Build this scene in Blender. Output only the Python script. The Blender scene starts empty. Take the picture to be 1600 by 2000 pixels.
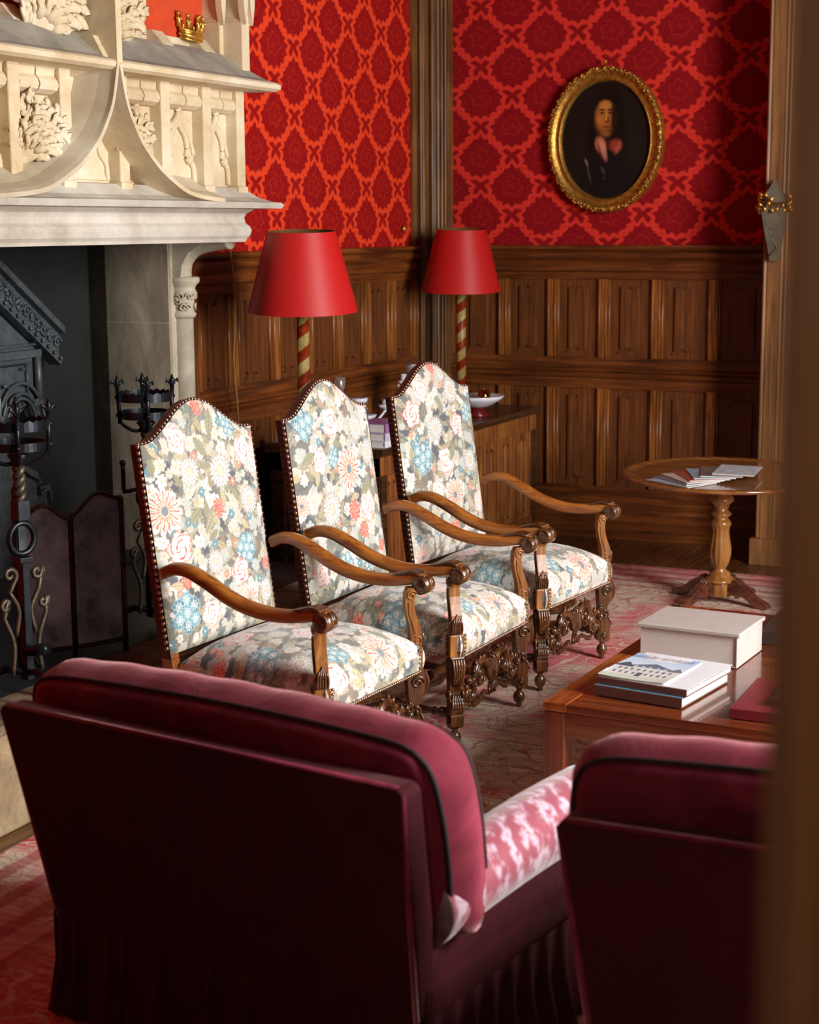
import bpy, math, random
import numpy as np
from math import pi, sin, cos, radians, sqrt, atan2, exp
from mathutils import Matrix, Vector

COL = bpy.context.scene.collection
random.seed(7)

# ------------------------------------------------------------------ helpers
def s2l(c):
    return tuple((x / 12.92 if x <= 0.04045 else ((x + 0.055) / 1.055) ** 2.4) for x in c)

def hexc(h):
    h = h.lstrip('#')
    return s2l(tuple(int(h[i:i + 2], 16) / 255 for i in (0, 2, 4)))

class MB:
    """collects shapes, builds them as ONE mesh object"""
    def __init__(s):
        s.v = []; s.f = []; s.M = Matrix.Identity(4); s.sm = []
    def add(s, vs, fs, smooth=False):
        n = len(s.v)
        M = s.M
        s.v += [tuple(M @ Vector(p)) for p in vs]
        s.f += [tuple(i + n for i in f) for f in fs]
        s.sm += [smooth] * len(fs)
        return s
    def box(s, x0, x1, y0, y1, z0, z1):
        vs = [(x, y, z) for x in (x0, x1) for y in (y0, y1) for z in (z0, z1)]
        return s.add(vs, [(0, 1, 3, 2), (4, 6, 7, 5), (0, 4, 5, 1), (2, 3, 7, 6), (0, 2, 6, 4), (1, 5, 7, 3)])
    def cbox(s, x, y, z, w, d, h, rz=0):
        M0 = s.M; s.M = s.M @ Matrix.Translation((x, y, z)) @ Matrix.Rotation(rz, 4, 'Z')
        s.box(-w / 2, w / 2, -d / 2, d / 2, -h / 2, h / 2); s.M = M0
        return s
    def prism(s, pts, h0, h1, axis='Z', smooth=False):
        """pts: 2D polygon; extruded along axis. Z:(x,y) X:(y,z) Y:(x,z)"""
        def P(a, b, h):
            return {'Z': (a, b, h), 'X': (h, a, b), 'Y': (a, h, b)}[axis]
        n = len(pts)
        vs = [P(a, b, h0) for a, b in pts] + [P(a, b, h1) for a, b in pts]
        fs = [(i, (i + 1) % n, n + (i + 1) % n, n + i) for i in range(n)]
        s.add(vs, fs, smooth)
        s.add([vs[i] for i in range(n)], [tuple(range(n))[::-1]])
        s.add([vs[n + i] for i in range(n)], [tuple(range(n))])
        return s
    def lathe(s, prof, seg=24, c=(0, 0, 0), axis='Z', flute=0, fl=(0, 0)):
        vs = []; fs = []
        for r, z in prof:
            for k in range(seg):
                a = 2 * pi * k / seg
                rr = r
                if flute and fl[0] <= z <= fl[1]:
                    rr = r * (1 - 0.16 * (1 - abs(sin(flute * a / 2))) ** 2)
                p = (rr * cos(a), rr * sin(a), z)
                if axis == 'X': p = (p[2], p[0], p[1])
                if axis == 'Y': p = (p[1], p[2], p[0])
                vs.append((p[0] + c[0], p[1] + c[1], p[2] + c[2]))
        m = len(prof)
        for i in range(m - 1):
            for k in range(seg):
                k2 = (k + 1) % seg
                fs.append((i * seg + k, i * seg + k2, (i + 1) * seg + k2, (i + 1) * seg + k))
        fs.append(tuple(range(seg))[::-1]); fs.append(tuple((m - 1) * seg + k for k in range(seg)))
        return s.add(vs, fs, True)
    def tube(s, path, rad, seg=8, flat=1.0, up=(0, 0, 1), closed=False):
        """rad number or list; flat squashes the section across 'up'"""
        P = [Vector(p) for p in path]; n = len(P)
        if n < 2: return s
        R = rad if isinstance(rad, (list, tuple)) else [rad] * n
        vs = []; fs = []; U = Vector(up)
        for i in range(n):
            if closed: t = P[(i + 1) % n] - P[i - 1]
            else: t = P[min(i + 1, n - 1)] - P[max(i - 1, 0)]
            if t.length < 1e-9: t = Vector((1, 0, 0))
            t.normalize()
            a = t.cross(U)
            if a.length < 1e-3: a = t.cross(Vector((0.3, 1, 0.2)))
            a.normalize(); b = a.cross(t)
            for k in range(seg):
                q = 2 * pi * k / seg
                vs.append(tuple(P[i] + a * (cos(q) * R[i] * flat) + b * (sin(q) * R[i])))
        m = n if closed else n - 1
        for i in range(m):
            j = (i + 1) % n
            for k in range(seg):
                k2 = (k + 1) % seg
                fs.append((i * seg + k, i * seg + k2, j * seg + k2, j * seg + k))
        if not closed:
            fs.append(tuple(range(seg))[::-1]); fs.append(tuple((n - 1) * seg + k for k in range(seg)))
        return s.add(vs, fs, True)
    def ball(s, c, r, seg=10, rings=6, sc=(1, 1, 1)):
        vs = [(c[0], c[1], c[2] - r * sc[2])]; fs = []
        for i in range(1, rings):
            a = -pi / 2 + pi * i / rings
            for k in range(seg):
                q = 2 * pi * k / seg
                vs.append((c[0] + r * sc[0] * cos(a) * cos(q), c[1] + r * sc[1] * cos(a) * sin(q), c[2] + r * sc[2] * sin(a)))
        vs.append((c[0], c[1], c[2] + r * sc[2])); L = len(vs) - 1
        for k in range(seg):
            fs.append((0, 1 + (k + 1) % seg, 1 + k))
            fs.append((L, 1 + (rings - 2) * seg + k, 1 + (rings - 2) * seg + (k + 1) % seg))
        for i in range(rings - 2):
            for k in range(seg):
                k2 = (k + 1) % seg
                fs.append((1 + i * seg + k, 1 + i * seg + k2, 1 + (i + 1) * seg + k2, 1 + (i + 1) * seg + k))
        return s.add(vs, fs, True)
    def grid(s, fn, nu, nv, smooth=True, cu=False):
        vs = [fn(i / nu, j / nv) for j in range(nv + 1) for i in range(nu + 1)]
        w = nu + 1
        fs = [(j * w + i, j * w + i + 1, (j + 1) * w + i + 1, (j + 1) * w + i) for j in range(nv) for i in range(nu)]
        return s.add(vs, fs, smooth)
    def build(s, name, mat, parent=None, bevel=0, seg=2, sub=0, weld=False):
        me = bpy.data.meshes.new(name)
        me.from_pydata(s.v, [], s.f); me.update()
        me.polygons.foreach_set('use_smooth', s.sm)
        o = bpy.data.objects.new(name, me); COL.objects.link(o)
        if mat: me.materials.append(mat)
        if parent: o.parent = parent
        if weld:
            m = o.modifiers.new('weld', 'WELD'); m.merge_threshold = 0.0004
        if bevel:
            m = o.modifiers.new('bevel', 'BEVEL'); m.width = bevel; m.segments = seg; m.limit_method = 'ANGLE'; m.angle_limit = radians(35)
            m.harden_normals = False
        if sub:
            m = o.modifiers.new('sub', 'SUBSURF'); m.levels = sub; m.render_levels = sub
        return o

def tag(o, label=None, cat=None, group=None, kind=None):
    if label: o['label'] = label
    if cat: o['category'] = cat
    if group: o['group'] = group
    if kind: o['kind'] = kind
    return o

def thing(name, label, cat, loc=(0, 0, 0), rz=0, group=None):
    o = bpy.data.objects.new(name, None); COL.objects.link(o)
    o.location = loc; o.rotation_euler = (0, 0, rz); o.empty_display_size = 0.1
    return tag(o, label, cat, group)

def struct(name, mb, mat, **k):
    return tag(mb.build(name, mat, **k), kind='structure')

def dup(root, loc, rz, label):
    kids = [c for c in bpy.data.objects if c.parent == root]
    r = root.copy(); COL.objects.link(r); r.location = loc; r.rotation_euler = (0, 0, rz); r['label'] = label
    for ch in kids:
        gk = [g for g in bpy.data.objects if g.parent == ch]
        c = ch.copy(); COL.objects.link(c); c.parent = r
        for g in gk:
            d = g.copy(); COL.objects.link(d); d.parent = c
    return r

def spiral(c, r0, r1, a0, turns, n=24, plane='YZ', sgn=1):
    out = []
    for i in range(n + 1):
        t = i / n; a = a0 + sgn * 2 * pi * turns * t; r = r0 + (r1 - r0) * t
        u, w = r * cos(a), r * sin(a)
        out.append({'YZ': (c[0], c[1] + u, c[2] + w), 'XZ': (c[0] + u, c[1], c[2] + w), 'XY': (c[0] + u, c[1] + w, c[2])}[plane])
    return out

def cat_curve(pts, n=8):
    """catmull-rom through points"""
    P = [Vector(p) for p in pts]; P = [2 * P[0] - P[1]] + P + [2 * P[-1] - P[-2]]
    out = []
    for i in range(1, len(P) - 2):
        for k in range(n):
            t = k / n; a, b, c, d = P[i - 1], P[i], P[i + 1], P[i + 2]
            out.append(0.5 * ((2 * b) + (c - a) * t + (2 * a - 5 * b + 4 * c - d) * t * t + (3 * b - a - 3 * c + d) * t ** 3))
    out.append(P[-2])
    return [tuple(p) for p in out]

def rail_profile(steps):
    return steps

# ------------------------------------------------------------------ node helper
class V:
    def __init__(s, nt, sock): s.nt = nt; s.s = sock
    def _m(s, op, *a):
        n = s.nt.nodes.new('ShaderNodeMath'); n.operation = op
        for i, x in enumerate((s,) + a):
            if isinstance(x, V): s.nt.links.new(x.s, n.inputs[i])
            else: n.inputs[i].default_value = x
        return V(s.nt, n.outputs[0])
    def __add__(s, o): return s._m('ADD', o)
    __radd__ = __add__
    def __sub__(s, o): return s._m('SUBTRACT', o)
    def __mul__(s, o): return s._m('MULTIPLY', o)
    __rmul__ = __mul__
    def __truediv__(s, o): return s._m('DIVIDE', o)
    def sin(s): return s._m('SINE')
    def cos(s): return s._m('COSINE')
    def abs(s): return s._m('ABSOLUTE')
    def max(s, o): return s._m('MAXIMUM', o)
    def min(s, o): return s._m('MINIMUM', o)
    def gt(s, o): return s._m('GREATER_THAN', o)
    def fract(s): return s._m('FRACT')
    def floor(s): return s._m('FLOOR')
    def pow(s, o): return s._m('POWER', o)
    def sqrt(s): return s._m('SQRT')
    def atan2(s, o): return s._m('ARCTAN2', o)
    def smooth(s, a, b):
        n = s.nt.nodes.new('ShaderNodeMapRange'); n.interpolation_type = 'SMOOTHSTEP'
        s.nt.links.new(s.s, n.inputs[0]); n.inputs[1].default_value = a; n.inputs[2].default_value = b
        return V(s.nt, n.outputs[0])

class Mat:
    def __init__(s, name, color=(0.5, 0.5, 0.5), rough=0.5, metal=0, spec=0.5, sheen=0, coat=0):
        s.m = bpy.data.materials.new(name); s.m.use_nodes = True; s.nt = s.m.node_tree
        s.b = s.nt.nodes['Principled BSDF']
        s.b.inputs['Base Color'].default_value = (*color[:3], 1)
        s.b.inputs['Roughness'].default_value = rough; s.b.inputs['Metallic'].default_value = metal
        s.b.inputs['Specular IOR Level'].default_value = spec
        s.b.inputs['Sheen Weight'].default_value = sheen; s.b.inputs['Coat Weight'].default_value = coat
    def coord(s, kind='Object', scale=(1, 1, 1), rot=(0, 0, 0), loc=(0, 0, 0)):
        t = s.nt.nodes.new('ShaderNodeTexCoord')
        m = s.nt.nodes.new('ShaderNodeMapping'); m.inputs['Scale'].default_value = scale
        m.inputs['Rotation'].default_value = rot; m.inputs['Location'].default_value = loc
        s.nt.links.new(t.outputs[kind], m.inputs['Vector']); return m.outputs[0]
    def xyz(s, kind='Object'):
        t = s.nt.nodes.new('ShaderNodeTexCoord'); q = s.nt.nodes.new('ShaderNodeSeparateXYZ')
        s.nt.links.new(t.outputs[kind], q.inputs[0]); return [V(s.nt, q.outputs[i]) for i in range(3)]
    def comb(s, x, y, z):
        q = s.nt.nodes.new('ShaderNodeCombineXYZ')
        for i, a in enumerate((x, y, z)):
            if isinstance(a, V): s.nt.links.new(a.s, q.inputs[i])
            else: q.inputs[i].default_value = a
        return q.outputs[0]
    def noise(s, vec, scale=5, detail=4, rough=0.5, dist=0.0):
        n = s.nt.nodes.new('ShaderNodeTexNoise'); n.inputs['Scale'].default_value = scale
        n.inputs['Detail'].default_value = detail; n.inputs['Roughness'].default_value = rough
        n.inputs['Distortion'].default_value = dist
        if vec is not None: s.nt.links.new(vec, n.inputs['Vector'])
        return V(s.nt, n.outputs[0])
    def voronoi(s, vec, scale=5, feature='F1', rnd=1.0):
        n = s.nt.nodes.new('ShaderNodeTexVoronoi'); n.feature = feature; n.inputs['Scale'].default_value = scale
        n.inputs['Randomness'].default_value = rnd
        if vec is not None: s.nt.links.new(vec, n.inputs['Vector'])
        return n
    def ramp(s, fac, stops, interp='LINEAR'):
        n = s.nt.nodes.new('ShaderNodeValToRGB'); cr = n.color_ramp; cr.interpolation = interp
        while len(cr.elements) < len(stops): cr.elements.new(0.5)
        for e, (p, c) in zip(cr.elements, stops):
            e.position = p; e.color = (*c[:3], 1)
        s.nt.links.new(fac.s if isinstance(fac, V) else fac, n.inputs[0]); return n.outputs[0]
    def mix(s, fac, a, b, mode='MIX'):
        n = s.nt.nodes.new('ShaderNodeMix'); n.data_type = 'RGBA'; n.blend_type = mode
        for i, x in ((0, fac), (6, a), (7, b)):
            if isinstance(x, V): s.nt.links.new(x.s, n.inputs[i])
            elif hasattr(x, 'node'): s.nt.links.new(x, n.inputs[i])
            elif i == 0: n.inputs[0].default_value = x
            else: n.inputs[i].default_value = (*x[:3], 1)
        return n.outputs[2]
    def base(s, sock): s.nt.links.new(sock, s.b.inputs['Base Color']); return s
    def roughl(s, v): s.nt.links.new(v.s, s.b.inputs['Roughness']); return s
    def bump(s, h, strength=0.3, dist=0.01):
        n = s.nt.nodes.new('ShaderNodeBump'); n.inputs['Strength'].default_value = strength; n.inputs['Distance'].default_value = dist
        s.nt.links.new(h.s if isinstance(h, V) else h, n.inputs['Height']); s.nt.links.new(n.outputs[0], s.b.inputs['Normal']); return s

def wood(name, dark, mid, light, axis='Z', rough=0.4, sc=1.0, coat=0.0, spec=0.5):
    M = Mat(name, mid, rough, coat=coat, spec=spec)
    k = {'X': (0.8, 14, 14), 'Y': (14, 0.8, 14), 'Z': (14, 14, 0.8)}[axis]
    v = M.coord(scale=tuple(a * sc for a in k))
    n1 = M.noise(v, 2.2, 6, 0.6, 0.6); n2 = M.noise(v, 14, 3, 0.6)
    big = M.noise(M.coord(scale=(1, 1, 1)), 2.5, 2)
    f = n1 * 0.62 + n2 * 0.2 + big * 0.2
    M.base(M.ramp(f, [(0.36, dark), (0.5, mid), (0.66, light)]))
    M.bump(n1 * 0.7 + n2 * 0.3, 0.12, 0.004)
    return M.m

def plain(name, color, rough=0.5, metal=0, var=0.12, scale=20, bump=0.05, spec=0.5, sheen=0):
    M = Mat(name, color, rough, metal, spec, sheen)
    n = M.noise(M.coord(), scale, 4)
    lo = tuple(c * (1 - var) for c in color[:3]); hi = tuple(min(1, c * (1 + var)) for c in color[:3])
    M.base(M.ramp(n, [(0.3, lo), (0.7, hi)]))
    if bump: M.bump(n, bump, 0.005)
    return M.m

# ------------------------------------------------------------------ materials
W_PANEL = wood('oak_panelling', hexc('#3e2110'), hexc('#5c3215'), hexc('#77431c'), 'Z', 0.45, 1.8, spec=.35)
W_STILE = wood('oak_stile', hexc('#4a2610'), hexc('#7c481e'), hexc('#a4672e'), 'Z', 0.34, 1.6, spec=.5)
W_PANELH = wood('oak_rail_y', hexc('#341808'), hexc('#643311'), hexc('#8a4c1d'), 'Y', 0.42, spec=.35)
W_PANELX = wood('oak_rail_x', hexc('#321808'), hexc('#5a2d10'), hexc('#7a441b'), 'X', 0.42, spec=.35)
W_POST = wood('oak_post', hexc('#2e1a0c'), hexc('#65411f'), hexc('#8d6436'), 'Z', 0.42)
W_PIER = wood('pale_oak_pier', hexc('#52341a'), hexc('#785029'), hexc('#94683a'), 'Z', 0.5)
W_CHAIR = wood('walnut_chair', hexc('#4a240e'), hexc('#8a4e1e'), hexc('#b4742f'), 'X', 0.3, 1.0, 0.25)
W_CHAIRD = wood('dark_walnut_carving', hexc('#1f0f07'), hexc('#4a2a14'), hexc('#7a4d2a'), 'Z', 0.25, 1.0, 0.35)
W_CHAIRZ = wood('walnut_post', hexc('#3c1f0d'), hexc('#83501f'), hexc('#b07a38'), 'Z', 0.3, 1.0, 0.25)
W_TABLE = wood('mahogany_table', hexc('#3a180b'), hexc('#642d15'), hexc('#7c3f1e'), 'X', 0.22, 1.0, 0.45)
W_TABLEZ = wood('mahogany_leg', hexc('#3a160a'), hexc('#642b13'), hexc('#7d3b1a'), 'Z', 0.3, 1.0, 0.2)
W_ROUND = wood('cherry_round_table', hexc('#50290f'), hexc('#7f4d24'), hexc('#9d6c3c'), 'X', 0.2, 1.0, 0.5)
W_ROUNDZ = wood('cherry_pedestal', hexc('#5a3212'), hexc('#865626'), hexc('#a5733a'), 'Z', 0.24, 1.0, 0.5)
W_FOOT = wood('dark_foot', hexc('#1d0c08'), hexc('#4d281a'), hexc('#6d3f2a'), 'X', 0.2, 1.0, 0.5)
W_SIDE = wood('sideboard_oak', hexc('#43210e'), hexc('#7f491d'), hexc('#a96f34'), 'Z', 0.5)
W_SIDED = wood('sideboard_dark', hexc('#1d1008'), hexc('#3f2412'), hexc('#5e3a1f'), 'Y', 0.35, 1.0, 0.2)
W_JAMB = wood('door_jamb_wood', hexc('#351d08'), hexc('#66390f'), hexc('#82501c'), 'Z', 0.6)
W_FLOOR = wood('oak_floor', hexc('#2a160b'), hexc('#573419'), hexc('#7c5229'), 'Y', 0.35)
IRON = plain('black_iron', hexc('#23262b'), 0.36, 0.75, 0.3, 30, 0.1)
IRONB = plain('brass_iron', hexc('#4f4638'), 0.45, 0.6, 0.35, 60, 0.2)
CAST = plain('cast_iron_plate', hexc('#4a5155'), 0.45, 0.25, 0.3, 25, 0.25)
SOOT = plain('sooted_brick', hexc('#101211'), 0.9, 0, 0.4, 6, 0.2)
GOLDC = plain('gilt', hexc('#d6a549'), 0.32, 0.85, 0.4, 45, 0.4)
GOLDF = plain('gilt_dull', hexc('#a87b33'), 0.38, 0.75, 0.45, 50, 0.5)
SHEETMETAL = Mat('screen_metal', hexc('#5b5c57'), 0.5, 0.25)
_n = SHEETMETAL.noise(SHEETMETAL.coord(), 7, 5, 0.65)
SHEETMETAL.base(SHEETMETAL.ramp(_n, [(0.3, hexc('#5d7078')), (0.5, hexc('#9cb4c0')), (0.72, hexc('#c6dcec'))])); SHEETMETAL = SHEETMETAL.m

def stone_mat(name, a, b, c, sc=3, bump=0.25):
    M = Mat(name, b, 0.75, spec=0.3)
    n = M.noise(M.coord(), sc, 8, 0.62, 0.4); n2 = M.noise(M.coord(scale=(1, 1, 3)), 40, 3)
    M.base(M.ramp(n * 0.85 + n2 * 0.15, [(0.3, a), (0.5, b), (0.7, c)])); M.bump(n2 * 0.5 + n * 0.5, bump, 0.006); return M.m
STONE = stone_mat('cream_limestone', hexc('#b39a75'), hexc('#cfbd9c'), hexc('#ddd2ba'))
STONE_W = stone_mat('pale_limestone', hexc('#a69b8a'), hexc('#c4bcae'), hexc('#d6d1c7'))
STONE_GREY = stone_mat('weathered_limestone_top', hexc('#777266'), hexc('#979184'), hexc('#b3ab98'), 4)
STONE_DK = stone_mat('column_limestone', hexc('#8f8675'), hexc('#b0a590'), hexc('#c4b9a3'), 4)
HEARTHST = stone_mat('hearth_stone', hexc('#55483a'), hexc('#8f7b5c'), hexc('#b39f7a'), 5)
# ashlar reveal with joints, colour darker towards the back of the firebox
M = Mat('dark_back_ashlar', hexc('#6e6657'), 0.85, spec=0.2)
x, y, z = M.xyz()
n = M.noise(M.coord(scale=(2.2, 2.2, 1)), 3, 8, 0.65, 0.6)
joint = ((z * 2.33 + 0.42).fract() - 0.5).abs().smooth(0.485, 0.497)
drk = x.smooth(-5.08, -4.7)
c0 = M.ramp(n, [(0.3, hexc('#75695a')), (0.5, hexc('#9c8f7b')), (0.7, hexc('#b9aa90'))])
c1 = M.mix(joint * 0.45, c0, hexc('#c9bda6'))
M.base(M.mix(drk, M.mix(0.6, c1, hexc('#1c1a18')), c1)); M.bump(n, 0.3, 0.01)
ASHLAR = M.m

# damask wallpaper
def damask(name, axis, u0, v0, cd, cl):
    M = Mat(name, cd, 0.8, spec=0.15)
    X, Y, Z = M.xyz(); a = {'X': X, 'Y': Y}[axis]
    nz = M.noise(M.coord(), 42, 3, 0.6); n2 = M.noise(M.coord(), 110, 2)
    f = None
    for k in (0, 1):
        p = (((a - u0) * (1 / 0.44) + 0.5 + 0.5 * k).fract() - 0.5)
        q = (((Z - v0) * (1 / 0.375) + 0.5 + 0.5 * k).fract() - 0.5)
        ap = p.abs(); aq = q.abs()
        up = q.gt(0.0)
        # pointed above, rounder below
        e = up * -0.75 + 2.0
        r = ((ap * (1 / 0.385) + 0.0001).pow(e) + (aq * (1 / 0.40) + 0.0001).pow(e)).pow(V(M.nt, (e * 0 + 1).s) / e)
        ang = q.atan2(p)
        rr = r + (ang * 8).sin().abs() * 0.13 - 0.05 + (nz - 0.5) * 0.22
        band = rr.smooth(0.85, 0.93) * (rr * -1).smooth(-1.13, -1.04)
        mot = ((r * 20 + (ang * 6).sin() * 1.2).sin()).smooth(0.6, 0.9) * (r * -1).smooth(-0.66, -0.5) * 0.20
        g = band.max(mot); f = g if f is None else f.max(g)
    f = (f + n2.smooth(0.5, 0.62) * 0.10 + nz.smooth(0.45, 0.65) * 0.08).min(1.0)
    M.base(M.mix(f, cd, cl))
    M.bump(f * 0.6 + M.noise(M.coord(), 300, 1) * 0.2, 0.12, 0.002)
    return M.m
WP_A = damask('red_damask_left', 'Y', 8.354, 2.42, hexc('#8d070c'), hexc('#e0411f'))
WP_B = damask('red_damask_back', 'X', -4.312, 2.818, hexc('#7d0610'), hexc('#cb3024'))
ORANGE = plain('orange_red_panel', hexc('#c23f16'), 0.7, 0, 0.1, 12)
PLASTER = plain('cream_ceiling_plaster', hexc('#b8a98e'), 0.9)
DARKWALL = plain('dark_wall_paint', hexc('#3b2216'), 0.8)

# lamp shade
M = Mat('red_silk_shade', hexc('#c01414'), 0.5, spec=0.35, sheen=0.0)
n = M.noise(M.coord(scale=(60, 60, 60)), 4, 2)
M.base(M.ramp(n, [(0.3, hexc('#a81312')), (0.7, hexc('#bb1b19'))])); M.bump(n, 0.05, 0.001)
SHADE = M.m
SHADEIN = plain('shade_lining_gilt', hexc('#6b4a22'), 0.5)
M = Mat('red_gold_spiral', hexc('#a83318'), 0.35, spec=0.5)
X, Y, Z = M.xyz()
ang = Y.atan2(X)
st = ((Z * (1 / 0.122) - ang * (1 / (2 * pi))).fract() - 0.5).abs().smooth(0.23, 0.25)
gn = M.noise(M.coord(), 30, 4)
M.base(M.mix(st, M.ramp(gn, [(0.3, hexc('#8d2410')), (0.7, hexc('#c2491f'))]), M.ramp(gn, [(0.3, hexc('#b79a52')), (0.7, hexc('#e6d08a'))])))
SPIRAL = M.m

# velvets
def velvet(name, dk, lt, sheen=0.6, sc=6):
    M = Mat(name, dk, 0.8, spec=0.15, sheen=sheen)
    M.b.inputs['Sheen Roughness'].default_value = 0.35
    M.b.inputs['Sheen Tint'].default_value = (1.0, 0.55, 0.55, 1)
    n = M.noise(M.coord(), sc, 6, 0.6, 0.8)
    M.base(M.ramp(n, [(0.35, dk), (0.68, lt)])); M.bump(n, 0.3, 0.02); return M.m
VELVET = velvet('rose_velvet', hexc('#641b2c'), hexc('#8a2f42'), 0.7)
VELVETB = velvet('dark_red_back_cloth', hexc('#3c0f17'), hexc('#48131b'), 0.25)
WELT = plain('dark_welt', hexc('#240a10'), 0.8)
# rose damask of sofa arms
M = Mat('rose_white_damask', hexc('#a23a50'), 0.7, sheen=0.5)
X, Y, Z = M.xyz()
w = M.noise(M.coord(), 9, 3)
zz = ((Y * 12 + (X * 34).sin() * 0.35 + w * 2.2).fract() - 0.5).abs()
f = zz.smooth(0.12, 0.34) * M.noise(M.coord(), 30, 4).smooth(0.38, 0.6)
M.base(M.mix(f, hexc('#8a2c41'), hexc('#bfa3b1')))
ROSEDAM = M.m

# rug
M = Mat('faded_red_rug', hexc('#a65a58'), 0.95, spec=0.1)
X, Y, Z = M.xyz()
wx = M.noise(M.coord(), 1.6, 4); wy = M.noise(M.coord(loc=(5, 3, 0)), 1.6, 4)
vec = M.comb(X + (wx - 0.5) * 0.5, Y + (wy - 0.5) * 0.5, 0.0)
nA = M.noise(vec, 1.5, 2, 0.45); nB = M.noise(M.coord(loc=(9, 2, 0)), 2.6, 3, 0.5)
lines = ((nA * 60).sin().abs() * -1).smooth(-0.34, -0.1).max(((nB * 85).sin().abs() * -1).smooth(-0.30, -0.1) * 0.8)
ring = ((nB * 40).sin()).smooth(0.55, 0.9)
patch = M.noise(M.coord(), 1.3, 4, 0.6).smooth(0.42, 0.54)
streak = M.noise(M.coord(scale=(1.4, 9, 1)), 5, 6, 0.7)
red = M.ramp(streak, [(0.3, hexc('#a83a44')), (0.5, hexc('#cf6468')), (0.72, hexc('#e6b0aa'))])
bei = M.ramp(streak, [(0.3, hexc('#a1967f')), (0.5, hexc('#d3c4ab')), (0.72, hexc('#ebe2d2'))])
base = M.mix(patch, red, bei)
base = M.mix(lines * 0.75, base, M.mix(patch, hexc('#dccdb8'), hexc('#a8434f')))
base = M.mix(ring * 0.45, base, hexc('#b98a83'))
dk = M.noise(M.coord(), 16, 4, 0.7).smooth(0.60, 0.68)
base = M.mix(dk * 0.42, base, hexc('#39383a'))
# border stripes near the edges
dist = ((Y * -1 + 9.33).min(X + 3.42))
bs = ((dist * 7.0).fract() - 0.5).abs().smooth(0.25, 0.35) * (dist * -1).smooth(-0.62, -0.55)
base = M.mix(bs * 0.6, base, hexc('#9c3340'))
wear = M.noise(M.coord(scale=(3, 30, 1)), 4, 4, 0.7)
base = M.mix(wear.smooth(0.52, 0.75) * 0.45, base, hexc('#c9beae'))
M.base(base); M.bump(M.noise(M.coord(scale=(1, 3, 1)), 120, 3), 0.6, 0.006)
RUG = M.m

def attr_mat(name, rough=0.8, sheen=0.2, weave=0, spec=0.3):
    M = Mat(name, (0.5, 0.5, 0.5), rough, spec=spec, sheen=sheen)
    a = M.nt.nodes.new('ShaderNodeAttribute'); a.attribute_name = 'Col'
    M.base(a.outputs['Color'])
    if weave:
        M.bump(M.noise(M.coord(scale=(1, 1, 3)), weave, 2), 0.25, 0.002)
    return M.m
TAPESTRY = attr_mat('floral_tapestry', 0.85, 0.25, 260)
PAINTING = attr_mat('oil_painting', 0.45, 0, 0)
PRINTED = attr_mat('printed_cover', 0.3, 0, 0, 0.5)
FABSIDE = plain('brown_back_edging', hexc('#4a2216'), 0.6)
NAIL = plain('bronze_nail', hexc('#a98a73'), 0.28, 0.9, 0.1, 10, 0)
GLASS = Mat('cut_crystal', (0.88, 0.90, 0.98), 0.15, spec=0.9)
GLASS.b.inputs['Transmission Weight'].default_value = 0.25; GLASS.b.inputs['IOR'].default_value = 1.5
_v = GLASS.voronoi(GLASS.coord(), 60, 'F1'); GLASS.bump(V(GLASS.nt, _v.outputs['Distance']), 0.6, 0.01); GLASS = GLASS.m
CHINA = plain('white_china', hexc('#dedfe6'), 0.2, 0, 0.03)
PAPER = Mat('page_edges', hexc('#cfc9c2'), 0.8)
_z = PAPER.xyz()[2]; PAPER.base(PAPER.ramp((_z * 1400).sin() * 0.25 + 0.5 + (PAPER.noise(PAPER.coord(scale=(2, 2, 300)), 4, 2) - 0.5), [(0.1, hexc('#b9b1aa')), (0.8, hexc('#e6e1dc'))])); PAPER = PAPER.m

# ------------------------------------------------------------------ canvas painting (stored as colour attributes)
class Canvas:
    def __init__(s, w, h, res, bg):
        s.w, s.h, s.res = w, h, res
        s.nx, s.ny = int(w / res), int(h / res)
        s.a = np.zeros((s.ny, s.nx, 3)); s.a[:] = bg
        s.X, s.Y = np.meshgrid((np.arange(s.nx) + .5) * res, (np.arange(s.ny) + .5) * res)
    def win(s, cx, cy, r):
        x0 = max(0, int((cx - r) / s.res)); x1 = min(s.nx, int((cx + r) / s.res) + 1)
        y0 = max(0, int((cy - r) / s.res)); y1 = min(s.ny, int((cy + r) / s.res) + 1)
        if x0 >= x1 or y0 >= y1: return None
        return (slice(y0, y1), slice(x0, x1))
    def put(s, w, m, c):
        A = s.a[w]; m = m[..., None]; s.a[w] = A * (1 - m) + np.array(c) * m
    def polar(s, cx, cy, r, rot=0, sq=1.0):
        w = s.win(cx, cy, r * 1.5)
        if w is None: return None
        dx = s.X[w] - cx; dy = s.Y[w] - cy
        a, b = cos(rot), sin(rot); u = dx * a + dy * b; v = (-dx * b + dy * a) / sq
        return w, np.hypot(u, v) / r, np.arctan2(v, u), u / r, v / r
    def sample(s, x, y):
        i = np.clip((x / s.res).astype(int), 0, s.nx - 1); j = np.clip((y / s.res).astype(int), 0, s.ny - 1)
        return s.a[j, i]

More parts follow.
